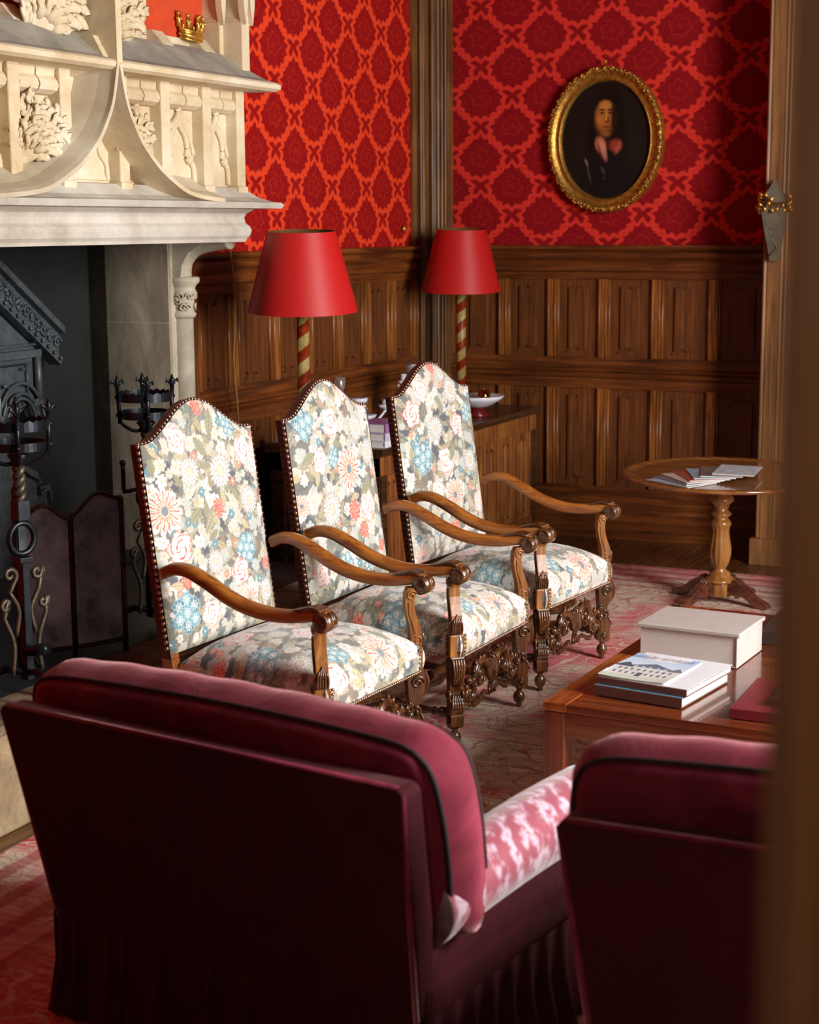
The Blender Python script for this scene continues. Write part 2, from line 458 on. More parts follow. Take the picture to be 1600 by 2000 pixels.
def rgb(h): return np.array(hexc(h))
def floral(w, h, seed, feats, dens=1.0, res=0.0022):
    R = np.random.RandomState(seed)
    C = Canvas(w, h, res, rgb('#66635a'))
    def leaf(cx, cy, r, rot, c, vein):
        q = C.polar(cx, cy, r, rot, 1)
        if not q: return
        W, rad, an, u, v = q
        wd = 0.42 * (1 - u * u).clip(0, 1) * (1 + .12 * np.sin(u * 22))
        m = ((np.abs(v) < wd) & (np.abs(u) < 1)).astype(float); C.put(W, m, c)
        vn = m * ((np.abs(v) < .04) | (np.abs(((u * 3 + np.abs(v) * 2.2) % 1) - .5) < .07)); C.put(W, vn * .7, vein)
        C.put(W, m * (np.abs(v) > wd * .82) * .5, vein)
    def blossom(cx, cy, r, n, c, cc, lc, rot):
        q = C.polar(cx, cy, r, rot)
        if not q: return
        W, rad, an, u, v = q
        pr = .62 + .38 * np.abs(np.cos(an * n / 2)) ** .6
        m = (rad < pr).astype(float); C.put(W, m, c)
        C.put(W, m * (rad > pr * .86) * .5, lc)
        C.put(W, m * (np.abs(np.cos(an * n / 2)) < .22) * (rad > .25) * .7, lc)
        C.put(W, m * np.clip(.75 - rad, 0, 1) * .55, lc)
        C.put(W, (rad < .2).astype(float), cc)
    def daisy(cx, cy, r, rot):
        q = C.polar(cx, cy, r, rot)
        W, rad, an, u, v = q; n = 15
        pr = (.72 + .28 * np.abs(np.cos(an * n / 2)) ** .5) * (1 + .1 * np.sin(an * 3))
        m = (rad < pr).astype(float); C.put(W, m, rgb('#d9d3c8')); C.put(W, m * np.clip(.7 - rad, 0, 1) * .5, rgb('#b8a890'))
        gap = m * (np.abs(np.cos(an * n / 2)) < .35) * (rad > .4); C.put(W, gap * .85, rgb('#a39a84'))
        C.put(W, m * (np.abs(np.cos(an * n / 2 + .2 * np.sin(rad * 20))) > .93) * (rad > .22) * (rad < .85), rgb('#d8562f'))
        C.put(W, m * (rad < .42) * (np.sin(an * n) > .1) * .8, rgb('#dd7a45'))
        C.put(W, (rad < .2).astype(float), rgb('#74848c')); C.put(W, ((rad < .2) & (np.sin(u * 60) * np.sin(v * 60) > 0)).astype(float) * .6, rgb('#3f5560'))
    def rose(cx, cy, r, rot, strong):
        q = C.polar(cx, cy, r, rot, .92)
        W, rad, an, u, v = q
        edge = .9 + .1 * np.sin(an * 5 + 1) + .04 * np.sin(an * 17)
        C.put(W, (rad < edge * 1.07).astype(float), rgb('#d44a30') if strong else rgb('#b98b76'))
        m = (rad < edge).astype(float); C.put(W, m, rgb('#dedad5')); C.put(W, m * np.clip(rad - .45, 0, 1) * .7 * (np.sin(an * 5) > -.2), rgb('#b8afa6'))
        sw = np.sin(rad * 17 + an * 1.0 + .9 * np.sin(an * 3 + rad * 5))
        c = rgb('#dd4a32')
        C.put(W, m * (sw > (.80 if not strong else .62)) * (rad < .8) * (np.sin(an * 2.5 + rad * 9) > -.35), c)
        C.put(W, m * (sw < -.78) * .5, rgb('#c7a79a'))
        C.put(W, m * (v > .35) * (rad > .6) * .25, rgb('#b9a58f'))
    def cluster(cx, cy, r, rot):
        for k in range(7):
            a = rot + k * 2 * pi / 6; d = 0 if k == 6 else r * .62
            x, y = cx + d * cos(a), cy + d * sin(a)
            blossom(x, y, r * .45, 8, rgb('#2f6a7c') if k % 2 else rgb('#5e93a0'), rgb('#efe6cc'), rgb('#a9c4c6'), R.rand() * 6)
            q = C.polar(x, y, r * .45)
            if q: C.put(q[0], ((q[1] > .3) & (q[1] < .52) & (np.sin(q[2] * 8) > -.2)).astype(float) * .8, rgb('#dfe6e2'))
    def spiky(cx, cy, r, rot):
        q = C.polar(cx, cy, r, rot)
        W, rad, an, u, v = q
        for n, s_, c in ((19, 1.0, '#d2cec6'), (13, .68, '#dedcd6'), (9, .4, '#c9bba6')):
            pr = s_ * (.55 + .45 * np.abs(np.cos(an * n / 2)) ** .5); m = (rad < pr).astype(float)
            C.put(W, m, rgb(c)); C.put(W, m * (rad > pr * .84) * .7, rgb('#7d7468'))
    def pompon(cx, cy, r, rot):
        q = C.polar(cx, cy, r, rot)
        W, rad, an, u, v = q
        m = (rad < .9 + .1 * np.sin(an * 11)).astype(float); C.put(W, m, rgb('#de4a33'))
        C.put(W, m * (np.sin(an * 9 + rad * 14) * np.sin(rad * 26) > .35), rgb('#f0b8a4'))
    lc = ['#8e8a70', '#a59a79', '#79786a', '#b5a685', '#6f7b73', '#9b8f7b', '#54585a', '#8a6e58']
    for i in range(int(420 * w * h / .6 * dens)):
        leaf(R.rand() * w, R.rand() * h, .022 + .03 * R.rand(), R.rand() * 6.3, rgb(lc[R.randint(len(lc))]), rgb('#4f5149' if R.rand() < .6 else '#c3b799'))
    for i in range(int(40 * w * h / .6)):
        q = C.polar(R.rand() * w, R.rand() * h, .02 + .02 * R.rand(), R.rand() * 6, .6)
        if q: C.put(q[0], (q[1] < 1 + .2 * np.sin(q[2] * 5)).astype(float), rgb('#39424c'))
    wc = ['#d6d4cf', '#c9c4ba', '#dcdbd9', '#b9b9b2', '#c8bfb0', '#abb5b4']
    for i in range(int(280 * w * h / .6 * dens)):
        blossom(R.rand() * w, R.rand() * h, .015 + .017 * R.rand(), R.randint(5, 8), rgb(wc[R.randint(len(wc))]), rgb('#c9ae7a'), rgb('#a8a08e'), R.rand() * 6)
    for i in range(int(70 * w * h / .6)):
        x, y = R.rand() * w, R.rand() * h; k = R.rand()
        if k < .3: blossom(x, y, .02, 6, rgb('#5b8c99'), rgb('#e9e4d0'), rgb('#2f6372'), 0)
        elif k < .5: blossom(x, y, .018, 7, rgb('#e06a4c'), rgb('#f2d9c4'), rgb('#f0c0a8'), 0)
        else: leaf(x, y, .035, R.rand() * 6.3, rgb(['#a99b72', '#8c8766', '#c2ae86'][R.randint(3)]), rgb('#6d6a50'))
    for f in feats:
        k, x, y, r = f[:4]; rot = R.rand() * 6
        {'d': lambda: daisy(x, y, r, rot), 'r': lambda: rose(x, y, r * 1.15, f[4] if len(f) > 4 else rot, False), 'R': lambda: rose(x, y, r, 0.4, True),
         'c': lambda: cluster(x, y, r, rot), 's': lambda: spiky(x, y, r, rot), 'p': lambda: pompon(x, y, r, rot),
         'l': lambda: leaf(x, y, r, f[4], rgb('#8f8d6c'), rgb('#5c5f4a'))}[k]()
    C.a = C.a * .90 + rgb('#dcdcd6') * .10
    return C

def paint(me_obj, xs, ys, canvas):
    me = me_obj.data
    at = me.color_attributes.new('Col', 'FLOAT_COLOR', 'POINT')
    c = canvas.sample(np.array(xs), np.array(ys))
    c = np.hstack([c, np.ones((len(c), 1))]).astype(np.float32).ravel()
    at.data.foreach_set('color', c)

# ------------------------------------------------------------------ camera (fitted to the room's vanishing lines)
cam_d = bpy.data.cameras.new('camera'); cam = bpy.data.objects.new('camera', cam_d); COL.objects.link(cam)
Xc = Vector((0.9039364, -0.0667935, 0.4224187)); Yc = Vector((0.4276231, 0.1553005, -0.8905169)); Zc = Vector((-0.0061211, 0.9856066, 0.1689442))
# rows are the world axes seen in camera space
R3 = Matrix(((Xc.x, Xc.y, Xc.z), (Yc.x, Yc.y, Yc.z), (Zc.x, Zc.y, Zc.z)))
cam.matrix_world = Matrix.Translation((0, 0, 2.0)) @ R3.to_4x4()
cam_d.sensor_fit = 'HORIZONTAL'; cam_d.sensor_width = 24.0; cam_d.lens = 3257.0 * 24 / 1600
cam_d.clip_start = 0.05; cam_d.clip_end = 60
cam_d.dof.use_dof = True; cam_d.dof.focus_distance = 6.6; cam_d.dof.aperture_fstop = 3.2
bpy.context.scene.camera = cam

# ------------------------------------------------------------------ room shell
XA, YB, XR, YF, ZC = -4.657, 10.2, 2.2, 0.95, 4.2
struct('floor', MB().box(-5.4, XR + .3, -1.5, YB + .3, -0.1, 0), W_FLOOR)
struct('ceiling', MB().box(-5.4, XR + .3, -1.5, YB + .3, ZC, ZC + .1), W_SIDED)
w = MB(); w.box(XA - .25, XA, 6.98, YB + .25, 0, ZC); w.box(XA - .25, XA, YF, 4.75, 0, ZC); w.box(XA - .25, XA, 4.75, 6.98, 1.95, ZC)
struct('wall_left', w, WP_A)
struct('wall_back', MB().box(XA, XR + .25, YB, YB + .25, 0, ZC), WP_B)
# window wall, with one tall window high enough to send light down into the room
WY0, WY1, WZ0, WZ1 = 3.75, 5.75, .9, 4.1
w = MB(); w.box(XR, XR + .3, YF, WY0, 0, ZC); w.box(XR, XR + .3, WY1, YB, 0, ZC)
w.box(XR, XR + .3, WY0, WY1, 0, WZ0); w.box(XR, XR + .3, WY0, WY1, WZ1, ZC)
struct('wall_right', w, DARKWALL)
w = MB(); w.box(XR - .02, XR + .1, WY0, WY0 + .08, WZ0, WZ1); w.box(XR - .02, XR + .1, WY1 - .08, WY1, WZ0, WZ1)
w.box(XR - .02, XR + .1, WY0, WY1, WZ0, WZ0 + .08); w.box(XR - .02, XR + .1, WY0, WY1, WZ1 - .08, WZ1)
w.box(XR, XR + .08, 4.73, 4.77, WZ0, WZ1); w.box(XR, XR + .08, WY0, WY1, 2.5, 2.54)
struct('window_1', w, W_POST)
w = MB(); w.box(-0.10, XR + .3, YF - .12, YF, 0, ZC); w.box(-5.0, -1.35, YF - .12, YF, 0, ZC); w.box(-1.35, -.10, YF - .12, YF, 2.9, ZC)
struct('wall_front', w, DARKWALL)
w = MB(); w.box(-.171, -.05, .74, .98, 0, 2.9); w.box(-.150, -.05, .70, .74, 0, 2.9); w.box(-.13, -.05, .66, .70, 0, 2.9); w.box(-1.35, -1.27, .74, .98, 0, 2.9)
struct('door_1', w, W_JAMB, bevel=.008)

# oak corner post (floor to ceiling, moulded)
w = MB()
w.box(XA - .01, XA + .055, 9.90, 10.19, 0, ZC); w.box(XA, XA + .03, 9.86, 9.92, 0, ZC)
for yy, xx in ((9.90, .07), (9.955, .06), (10.03, .09), (10.10, .075)):
    w.tube([(XA + xx - .012, yy, 0), (XA + xx - .012, yy, ZC)], .014, 8)
w.box(XA + .0, XA + .12, 10.10, YB, 0, ZC)
for xx, rr in ((-4.545, .012), (-4.575, .018), (-4.52, .01)):
    w.tube([(xx, 10.105, 0), (xx, 10.105, ZC)], rr, 8)
w.box(-4.535, -4.507, 10.13, YB + .01, 0, ZC)
struct('trim_1', w, W_POST, bevel=.004)

def cap_profile(p):  # (offset from wall, z) of dado capping
    return [(0, 1.66), (.022, 1.66), (.022, 1.705), (.035, 1.715), (.04, 1.755), (.03, 1.77), (.045, 1.785), (.06, 1.80), (.062, 1.825), (.05, 1.835), (.07, 1.845), (.078, 1.858), (.078, 1.872), (0, 1.874)]
def rail_prof(z0, z1):
    m = (z0 + z1) / 2
    return [(0, z0), (.022, z0), (.022, m - .035), (.034, m - .028), (.04, m - .012), (.03, m), (.044, m + .012), (.044, m + .024), (.022, m + .036), (.022, z1), (0, z1)]
def base_prof():
    return [(0, 0), (.05, 0), (.05, .13), (.04, .15), (.028, .165), (.022, .19), (.022, .332), (0, .332)]
def wall_strip(prof, axis, a0, a1):
    w = MB()
    if axis == 'B':    # back wall: along x, offset towards -y
        w.prism([(YB - o, z) for o, z in prof], a0, a1, 'X')
    else:
        w.prism([(XA + o, z) for o, z in prof], a0, a1, 'Y')
    return w
def linenfold(w, along, lo, hi, z0, z1, T):
    """panel: recessed ground, raised folded centre with notched ends. T(a,off,z)->xyz"""
    c = (lo + hi) / 2; hw = (hi - lo) / 2
    def q(a0, a1, o0, o1, za, zb):
        vs = [T(a, o, z_) for a in (a0, a1) for o in (o0, o1) for z_ in (za, zb)]
        w.add(vs, [(0, 1, 3, 2), (4, 6, 7, 5), (0, 4, 5, 1), (2, 3, 7, 6), (0, 2, 6, 4), (1, 5, 7, 3)])
    q(lo - .01, hi + .01, -.002, .003, z0 - .01, z1 + .01)
    # folded field profile
    f = [(-.50, .003), (-.49, .008), (-.47, .018), (-.38, .020), (-.1, .018), (0, .017), (.1, .018), (.38, .020), (.47, .018), (.49, .008), (.50, .003)]
    zz0, zz1 = z0 + .05, z1 - .045
    pts = [(c + a * hw, o) for a, o in f]
    n = len(pts)
    vs = [T(a, o, zz0 + .018 * (1 if i % 4 in (0, 1) else 0)) for i, (a, o) in enumerate(pts)] + [T(a, o, zz1 - .018 * (1 if i % 4 in (0, 1) else 0)) for i, (a, o) in enumerate(pts)]
    fs = [(i, i + 1, n + i + 1, n + i) for i in range(n - 1)]
    fs.append(tuple(range(n))); fs.append(tuple(range(2 * n - 1, n - 1, -1)))
    w.add(vs, fs)
    p = T(c - .5 * hw, .016, z0 + .035); w.ball(p, .006, 6, 4)
TB = lambda a, o, z_: (a, YB - .004 - o, z_)
TA = lambda a, o, z_: (XA + .004 + o, a, z_)
def stile(w, T, a0, a1, z0, z1):
    def q(x0, x1, o):
        vs = [T(a, o_, z_) for a in (x0, x1) for o_ in (0, o) for z_ in (z0, z1)]
        w.add(vs, [(0, 1, 3, 2), (4, 6, 7, 5), (0, 4, 5, 1), (2, 3, 7, 6), (0, 2, 6, 4), (1, 5, 7, 3)])
    q(a0 + .010, a1 - .010, .030)
    for a_, o_, r_ in ((a0 + .003, .008, .009), (a1 - .003, .008, .009), (a1 - .018, .030, .006), (a0 + .018, .030, .006)): w.tube([T(a_, o_, z0), T(a_, o_, z1)], r_, 8)
# back wall
stB = [-4.49, -4.14, -3.80, -3.455, -3.105, -2.74, -2.36]
w = MB(); pn = MB()
for i, c in enumerate(stB):
    for z0, z1 in ((1.165, 1.66), (.332, .966)): stile(w, TB, c - .040, c + .040, z0, z1)
    if i < len(stB) - 1:
        for z0, z1 in ((1.165, 1.66), (.332, .966)): linenfold(pn, 'x', c + .045, stB[i + 1] - .045, z0, z1, TB)
struct('trim_2', w, W_STILE); struct('trim_3', pn, W_PANEL)
w = wall_strip(cap_profile(0), 'B', -4.51, -2.2); w2 = wall_strip(rail_prof(.966, 1.165), 'B', -4.51, -2.2)
w.v += w2.v and []; 
struct('trim_4', w, W_PANELX); struct('trim_5', w2, W_PANELX)
struct('baseboard_back', wall_strip(base_prof(), 'B', -4.51, -2.2), W_PANELX)
# left wall
stA = [7.245, 7.62, 8.05, 8.43, 8.80, 9.17, 9.53, 9.87]
w = MB(); pn = MB()
for i, c in enumerate(stA):
    for z0, z1 in ((1.165, 1.66), (.332, .966)): stile(w, TA, c - .045, c + .045, z0, z1)
    if i < len(stA) - 1:
        for z0, z1 in ((1.165, 1.66), (.332, .966)): linenfold(pn, 'y', c + .045, stA[i + 1] - .045, z0, z1, TA)
struct('trim_6', w, W_STILE); struct('trim_7', pn, W_PANEL)
struct('trim_8', wall_strip(cap_profile(0), 'A', 7.19, 9.9), W_PANELH)
struct('trim_9', wall_strip(rail_prof(.966, 1.165), 'A', 7.19, 9.9), W_PANELH)
struct('baseboard_left', wall_strip(base_prof(), 'A', 7.19, 9.9), W_PANELH)
w = MB()
w.prism([(XA, 7.15), (XA + .075, 7.15), (XA + .075, 7.18), (XA + .03, 7.2), (XA + .03, 7.225), (XA, 7.23)], 0, 1.66, 'Z')
struct('trim_10', w, W_PANEL)
# pale oak pier at the right, carved bracket high on it
w = MB(); w.box(-2.325, -1.7, 9.72, YB, 0, ZC); w.box(-2.30, -1.7, 9.69, 9.73, 0, ZC); w.box(-2.35, -1.66, 9.66, YB, 0, .16)
for xx in (-2.312, -2.215, -2.19): w.tube([(xx, 9.70, .16), (xx, 9.70, ZC)], .014, 8)
struct('trim_11', w, W_PIER, bevel=.006)

# raised hearth
hr = thing('stone_hearth', 'raised stone hearth kerb running under the fireplace behind the first armchair', 'hearth')
w = MB(); w.box(-4.65, -3.56, 4.0, 6.99, 0, .33)
ys = [4.0, 4.46, 4.93, 5.32, 5.78, 6.2, 6.62, 7.0]
w.build('hearth_block', HEARTHST, hr)
w = MB()
for a, b in zip(ys, ys[1:]): w.box(-3.70, -3.50, a + .004, b - .004, 0, .35)
w.build('kerb', HEARTHST, hr, bevel=.012)
w = MB()
for a, b in zip(ys, ys[1:]): w.box(-3.72, -3.488, a + .003, b - .003, .345, .382)
w.build('kerb_top', stone_mat('kerb_top_stone', hexc('#3c342b'), hexc('#6a5a48'), hexc('#8b795f'), 6), hr, bevel=.008)
MB().box(-4.65, -3.725, 4.0, 6.99, .331, .379).build('hearth_slab', plain('hearth_black_slab', hexc('#1b1c1c'), 0.35), hr)
# firebox
struct('wall_firebox_back', MB().box(-5.25, -5.10, 4.6, 7.1, 0, 3.0), SOOT)
struct('wall_firebox_left', MB().box(-5.10, XA - .25, 4.6, 4.75, .38, 2.9), SOOT)
struct('wall_firebox_right', MB().box(-5.10, XA - .25, 7.12, 7.2, .38, 2.9), SOOT)
struct('ceiling_firebox', MB().box(-5.10, -4.92, 4.75, 7.1, 2.9, 3.0), SOOT)
struct('floor_firebox', MB().box(-5.10, -4.66, 4.76, 6.97, 0, .38), SOOT)
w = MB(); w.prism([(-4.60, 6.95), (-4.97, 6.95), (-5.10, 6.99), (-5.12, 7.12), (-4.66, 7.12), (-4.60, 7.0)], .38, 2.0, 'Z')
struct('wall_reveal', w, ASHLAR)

# ------------------------------------------------------------------ chimneypiece
cp = thing('stone_chimneypiece', 'carved cream limestone chimneypiece with cornices and tracery against the left wall', 'chimneypiece')
CY = 5.865; HY = 1.21           # centre and half width of the beam
YE = CY + HY                    # right end 7.075
def ring_prism(prof, y_lo):
    """profile (projection d beyond the body face, z) carried round front and both ends of the breast"""
    w = MB(); X0 = -4.22
    path = []
    n = len(prof)
    vs = []
    for d, z_ in prof:
        vs += [(-4.66, YE + d, z_), (X0 + d, YE + d, z_), (X0 + d, CY - HY - d, z_), (-4.66, CY - HY - d, z_)]
    fs = []
    for i in range(n - 1):
        for k in range(3): fs.append((i * 4 + k, i * 4 + k + 1, (i + 1) * 4 + k + 1, (i + 1) * 4 + k))
    fs.append((0, 1, 2, 3)); fs.append(((n - 1) * 4 + 3, (n - 1) * 4 + 2, (n - 1) * 4 + 1, (n - 1) * 4))
    return w.add(vs, fs)
ring_prism([(-.005, 1.93), (.0, 1.945), (.012, 1.96), (.018, 1.985), (.010, 2.005), (-.004, 2.02), (-.008, 2.045), (.0, 2.065), (.02, 2.078), (.03, 2.092)], 0).build('lintel_beam', STONE_W, cp)
ring_prism([(.02, 2.085), (.125, 2.088), (.135, 2.104), (.125, 2.116), (.09, 2.122), (.045, 2.14), (.015, 2.165), (-.01, 2.185), (-.05, 2.19)], 0).build('lower_cornice', STONE_W, cp)
ring_prism([(-.055, 2.18), (-.055, 2.665)], 0).build('frieze', STONE, cp)
ring_prism([(-.05, 2.615), (.0, 2.635), (.11, 2.640), (.13, 2.652), (.13, 2.672), (.118, 2.682)], 0).build('upper_cornice', STONE, cp)
ring_prism([(.118, 2.68), (.07, 2.70), (.01, 2.745), (-.06, 2.80), (-.10, 2.825), (-.16, 2.83)], 0).build('cornice_slope', STONE_GREY, cp)
muls = [.20, .525, .868, 1.165]
for sgn in (-1, 1):
    for i, m in enumerate(muls):
        w = MB(); c = CY + sgn * m; zb = 2.165
        if i == 1: zb = 2.17
        w.box(-4.30, -4.212, c - .036, c + .036, zb + .025, 2.64); w.box(-4.29, -4.203, c - .042, c + .042, zb - .01, zb + .028)
        w.build('mullion', STONE, cp, bevel=.006)
def spr(pts, X, r, w, flat=.9): w.tube([(X, a, b) for a, b in cat_curve([(p[0], p[1], 0) for p in pts], 6) and [(q[0], q[1]) for q in cat_curve([(p[0], p[1], 0) for p in pts], 6)]], r, 7, flat)
cells = [(CY - 1.165, CY - .868), (CY - .868, CY - .525), (CY - .525, CY - .2), (CY + .2, CY + .525), (CY + .525, CY + .868), (CY + .868, CY + 1.165)]
for a, b in cells:
    w = MB(); a += .036; b -= .036; c = (a + b) / 2; hw = (b - a) / 2
    for s_ in (-1, 1):
        # upper rolls (pulvinated blocks) either side of a centre line
        e = c + s_ * hw * .97
        y0, y1 = sorted((c + s_ * .004, e))
        w.prism([(-4.285, 2.64), (-4.232, 2.635), (-4.236, 2.60), (-4.222, 2.585), (-4.214, 2.565), (-4.222, 2.545), (-4.25, 2.53), (-4.285, 2.525)], y0, y1, 'Y')
        # ogee tracery legs
        spr([(c, 2.50), (c + s_ * hw * .12, 2.46), (c + s_ * hw * .45, 2.41), (c + s_ * hw * .55, 2.36), (c + s_ * hw * .5, 2.315), (c + s_ * hw * .72, 2.30), (c + s_ * hw * .93, 2.27), (c + s_ * hw * .97, 2.20)], -4.268, .015, w)
        spr([(c, 2.46), (c + s_ * hw * .5, 2.45), (c + s_ * hw * .85, 2.38), (c + s_ * hw * .98, 2.33)], -4.272, .011, w)
        w.ball((-4.262, c + s_ * hw * .6, 2.305), .02, 8, 5)
    # curl rising to the left roll
    spr([(c, 2.54), (c - hw * .02, 2.50), (c - hw * .35, 2.46), (c - hw * .9, 2.43)], -4.262, .018, w)
    w.build('tracery', STONE, cp)
w = MB()
for s_ in (-1, 1):
    spr([(CY + s_ * .02, 2.43), (CY + s_ * .08, 2.38), (CY + s_ * .1, 2.31), (CY + s_ * .14, 2.27), (CY + s_ * .15, 2.2)], -4.272, .013, w)
w.prism([(CY - .13, 2.20), (CY - .1, 2.26), (CY, 2.30), (CY + .1, 2.26), (CY + .13, 2.20)], -4.30, -4.262, 'X')
w.build('tracery', STONE, cp)
# the two great concave ribs meeting in a point
half = [(0.0, 2.66), (.02, 2.58), (.045, 2.50), (.085, 2.43), (.15, 2.345), (.25, 2.262), (.34, 2.21), (.48, 2.150), (.62, 2.125), (.80, 2.112)]
for sgn in (-1, 1):
    P = cat_curve([(a, b, 0) for a, b in half], 5); n = len(P)
    vs = []; fs = []
    for i, p in enumerate(P):
        q0 = P[max(i - 1, 0)]; q1 = P[min(i + 1, n - 1)]
        t = Vector((q1[0] - q0[0], q1[1] - q0[1])); t.normalize(); nr = Vector((-t.y, t.x))  # outward (up and away)
        if nr.x < 0 and nr.y < 0: nr = -nr
        for off, X in ((0, -4.085), (.018, -4.085), (.03, -4.11), (.05, -4.17), (.085, -4.23), (.12, -4.285), (-.01, -4.285), (-.004, -4.2), (-.002, -4.12)):
            k = min(1, .35 + p[0] * 3)
            vs.append((X, CY + sgn * (p[0] + nr.x * off * (k if off > .02 else 1)), p[1] + nr.y * off * (k if off > .02 else 1)))
    m = 9
    for i in range(n - 1):
        for k in range(m): fs.append((i * m + k, i * m + (k + 1) % m, (i + 1) * m + (k + 1) % m, (i + 1) * m + k))
    fs.append(tuple(range(m))); fs.append(tuple(range((n - 1) * m, n * m)))
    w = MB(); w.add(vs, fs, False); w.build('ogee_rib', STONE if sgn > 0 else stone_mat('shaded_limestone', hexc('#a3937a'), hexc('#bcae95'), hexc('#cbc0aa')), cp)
# fin rising from the point
w = MB(); w.prism([(-4.42, 3.6), (-4.09, 3.6), (-4.085, 2.665), (-4.42, 2.70)], CY - .016, CY + .022, 'Y')
w.prism([(-4.42, 2.82), (-4.18, 2.78), (-4.11, 2.66), (-4.42, 2.66)], CY - .05, CY + .04, 'Y')
w.build('fin', STONE, cp, bevel=.005)
# overmantel: red field, sill blocks, pinnacles
MB().box(-4.65, -4.40, CY - 1.2, CY + 1.19, 2.70, 4.19).build('overmantel_panel', ORANGE, cp)
w = MB(); w.box(-4.42, -4.385, CY - 1.2, CY + 1.18, 2.82, 2.87); w.build('sill', STONE, cp, bevel=.005)
for yy in (5.15, 5.507, 6.557, 6.91):
    w = MB(); w.prism([(-4.41, 2.88), (-4.36, 2.88), (-4.30, 2.815), (-4.285, 2.785), (-4.285, 2.76), (-4.41, 2.76)], yy - .045, yy + .045, 'Y')
    w.build('sill_block', STONE, cp, bevel=.004)
for yy, xf, z0_ in ((7.035, -4.30, 2.80), (7.065, -4.195, 2.69)):
    w = MB()
    w.box(-4.41, xf, yy - .034, yy + .034, z0_, 2.96); w.prism([(yy - .034, 2.96), (yy + .034, 2.96), (yy, 3.03)], -4.41, xf, 'X')
    w.box(-4.41, xf - .012, yy - .024, yy + .024, 2.96, 3.8)
    for k in (-1, 1):
        w.prism([(yy + k * .03 - .022, 3.075), (yy + k * .03 + .022, 3.075), (yy + k * .03 + .02, 3.03), (yy + k * .03, 2.94), (yy + k * .03 - .02, 3.03)], xf - .01, xf + .022, 'X')
    w.box(-4.41, xf + .018, yy - .045, yy + .045, 3.07, 3.09)
    w.build('pinnacle', STONE, cp, bevel=.005)


def foliage(w, c, size, n, seed, X0):
    """crisp curled acanthus: stems sweep up from the foot of the boss, side lobes end in little curls"""
    R = random.Random(seed)
    w.ball((c[0] - size[0] * .35, c[1], c[2]), .5, 18, 12, (size[0] * 1.0, size[1] * .9, size[2] * .9))
    sc_ = min(size[1], size[2]) / .25
    base = Vector((c[0] + .0, c[1] - size[1] * .38, c[2] - size[2] * .46))
    def surf(y_, z_):
        q = max(0, 1 - ((y_ - c[1]) / (size[1] * .52)) ** 2 - ((z_ - c[2]) / (size[2] * .52)) ** 2)
        return c[0] - size[0] * .35 + size[0] * .5 * sqrt(q) + .004
    for k in range(n):
        a = -.55 + (pi * .95) * (k + .5) / n + R.uniform(-.04, .04)
        L = (.75 + .3 * R.random())
        end = Vector((0, c[1] + size[1] * .5 * L * cos(a) * 1.0, c[2] + size[2] * .5 * L * sin(a)))
        mid = Vector((0, base.y + (end.y - base.y) * .35 - size[1] * .16 * sin(a), base.z + (end.z - base.z) * .55 + size[2] * .10 * cos(a)))
        P = cat_curve([(0, base.y, base.z), tuple(mid), tuple(end)], 7)
        P = [Vector((surf(p[1], p[2]), p[1], p[2])) for p in P]
        w.tube([tuple(p) for p in P], [.008 * sc_ * (1.1 - .5 * i / len(P)) for i in range(len(P))], 8, 2.4, (1, 0, 0))
        for i in range(3, len(P), 3):
            t = (P[i] - P[i - 1]).normalized(); sd = Vector((0, -t.z, t.y))
            for sg in (-1, 1):
                r0 = (.034 + .012 * R.random()) * sc_; pts = []
                for j in range(9):
                    q = j / 8; rad_ = r0 * (1 - .7 * q)
                    p = P[i] + t * (r0 * 1.0 * sin(q * 1.6)) + sd * sg * (r0 * .4 + rad_ * (1 - cos(q * 5.2)) * .75) + t * rad_ * .4 * sin(q * 5.2)
                    p.x = surf(p.y, p.z) + .026 * sin(q * pi * .9) * sc_
                    pts.append(tuple(p))
                w.tube(pts, [.0062 * sc_ * (1.25 - .6 * j / 8) for j in range(9)], 8, 2.3, (1, 0, 0))
    return w
for (yy, zz, sy, sz, n, sd) in ((5.505, 2.375, .30, .26, 6, 1), (6.165, 2.385, .21, .24, 5, 2), (5.74, 2.93, .40, .38, 7, 3), (6.19, 2.94, .27, .38, 6, 4)):
    w = MB(); foliage(w, (-4.20 if zz < 2.7 else -4.26, yy, zz), (.13, sy, sz), n, sd, 0); w.build('leaf_carving', STONE, cp)
# beast legs standing on the sill
w = MB()
w.tube(cat_curve([(-4.33, 6.34, 3.25), (-4.31, 6.37, 3.1), (-4.31, 6.33, 3.0), (-4.30, 6.31, 2.93), (-4.28, 6.25, 2.89)], 6), [.075] * 6 + [.06] * 6 + [.045] * 6 + [.05] * 7, 10)
w.ball((-4.27, 6.22, 2.875), .05, 10, 6, (1, 1.3, .6)); w.build('beast_leg', STONE, cp); w = MB()
w.tube(cat_curve([(-4.33, 5.28, 3.3), (-4.31, 5.33, 3.1), (-4.31, 5.43, 3.0), (-4.30, 5.47, 2.93)], 6), [.06] * 6 + [.05] * 6 + [.04] * 7, 10)
w.ball((-4.28, 5.50, 2.90), .045, 10, 6, (1, 1.3, .6))
w.tube(cat_curve([(-4.33, 5.1, 3.1), (-4.31, 5.2, 3.0), (-4.3, 5.32, 2.92)], 6), .035, 10)
w.build('beast_leg', STONE, cp)
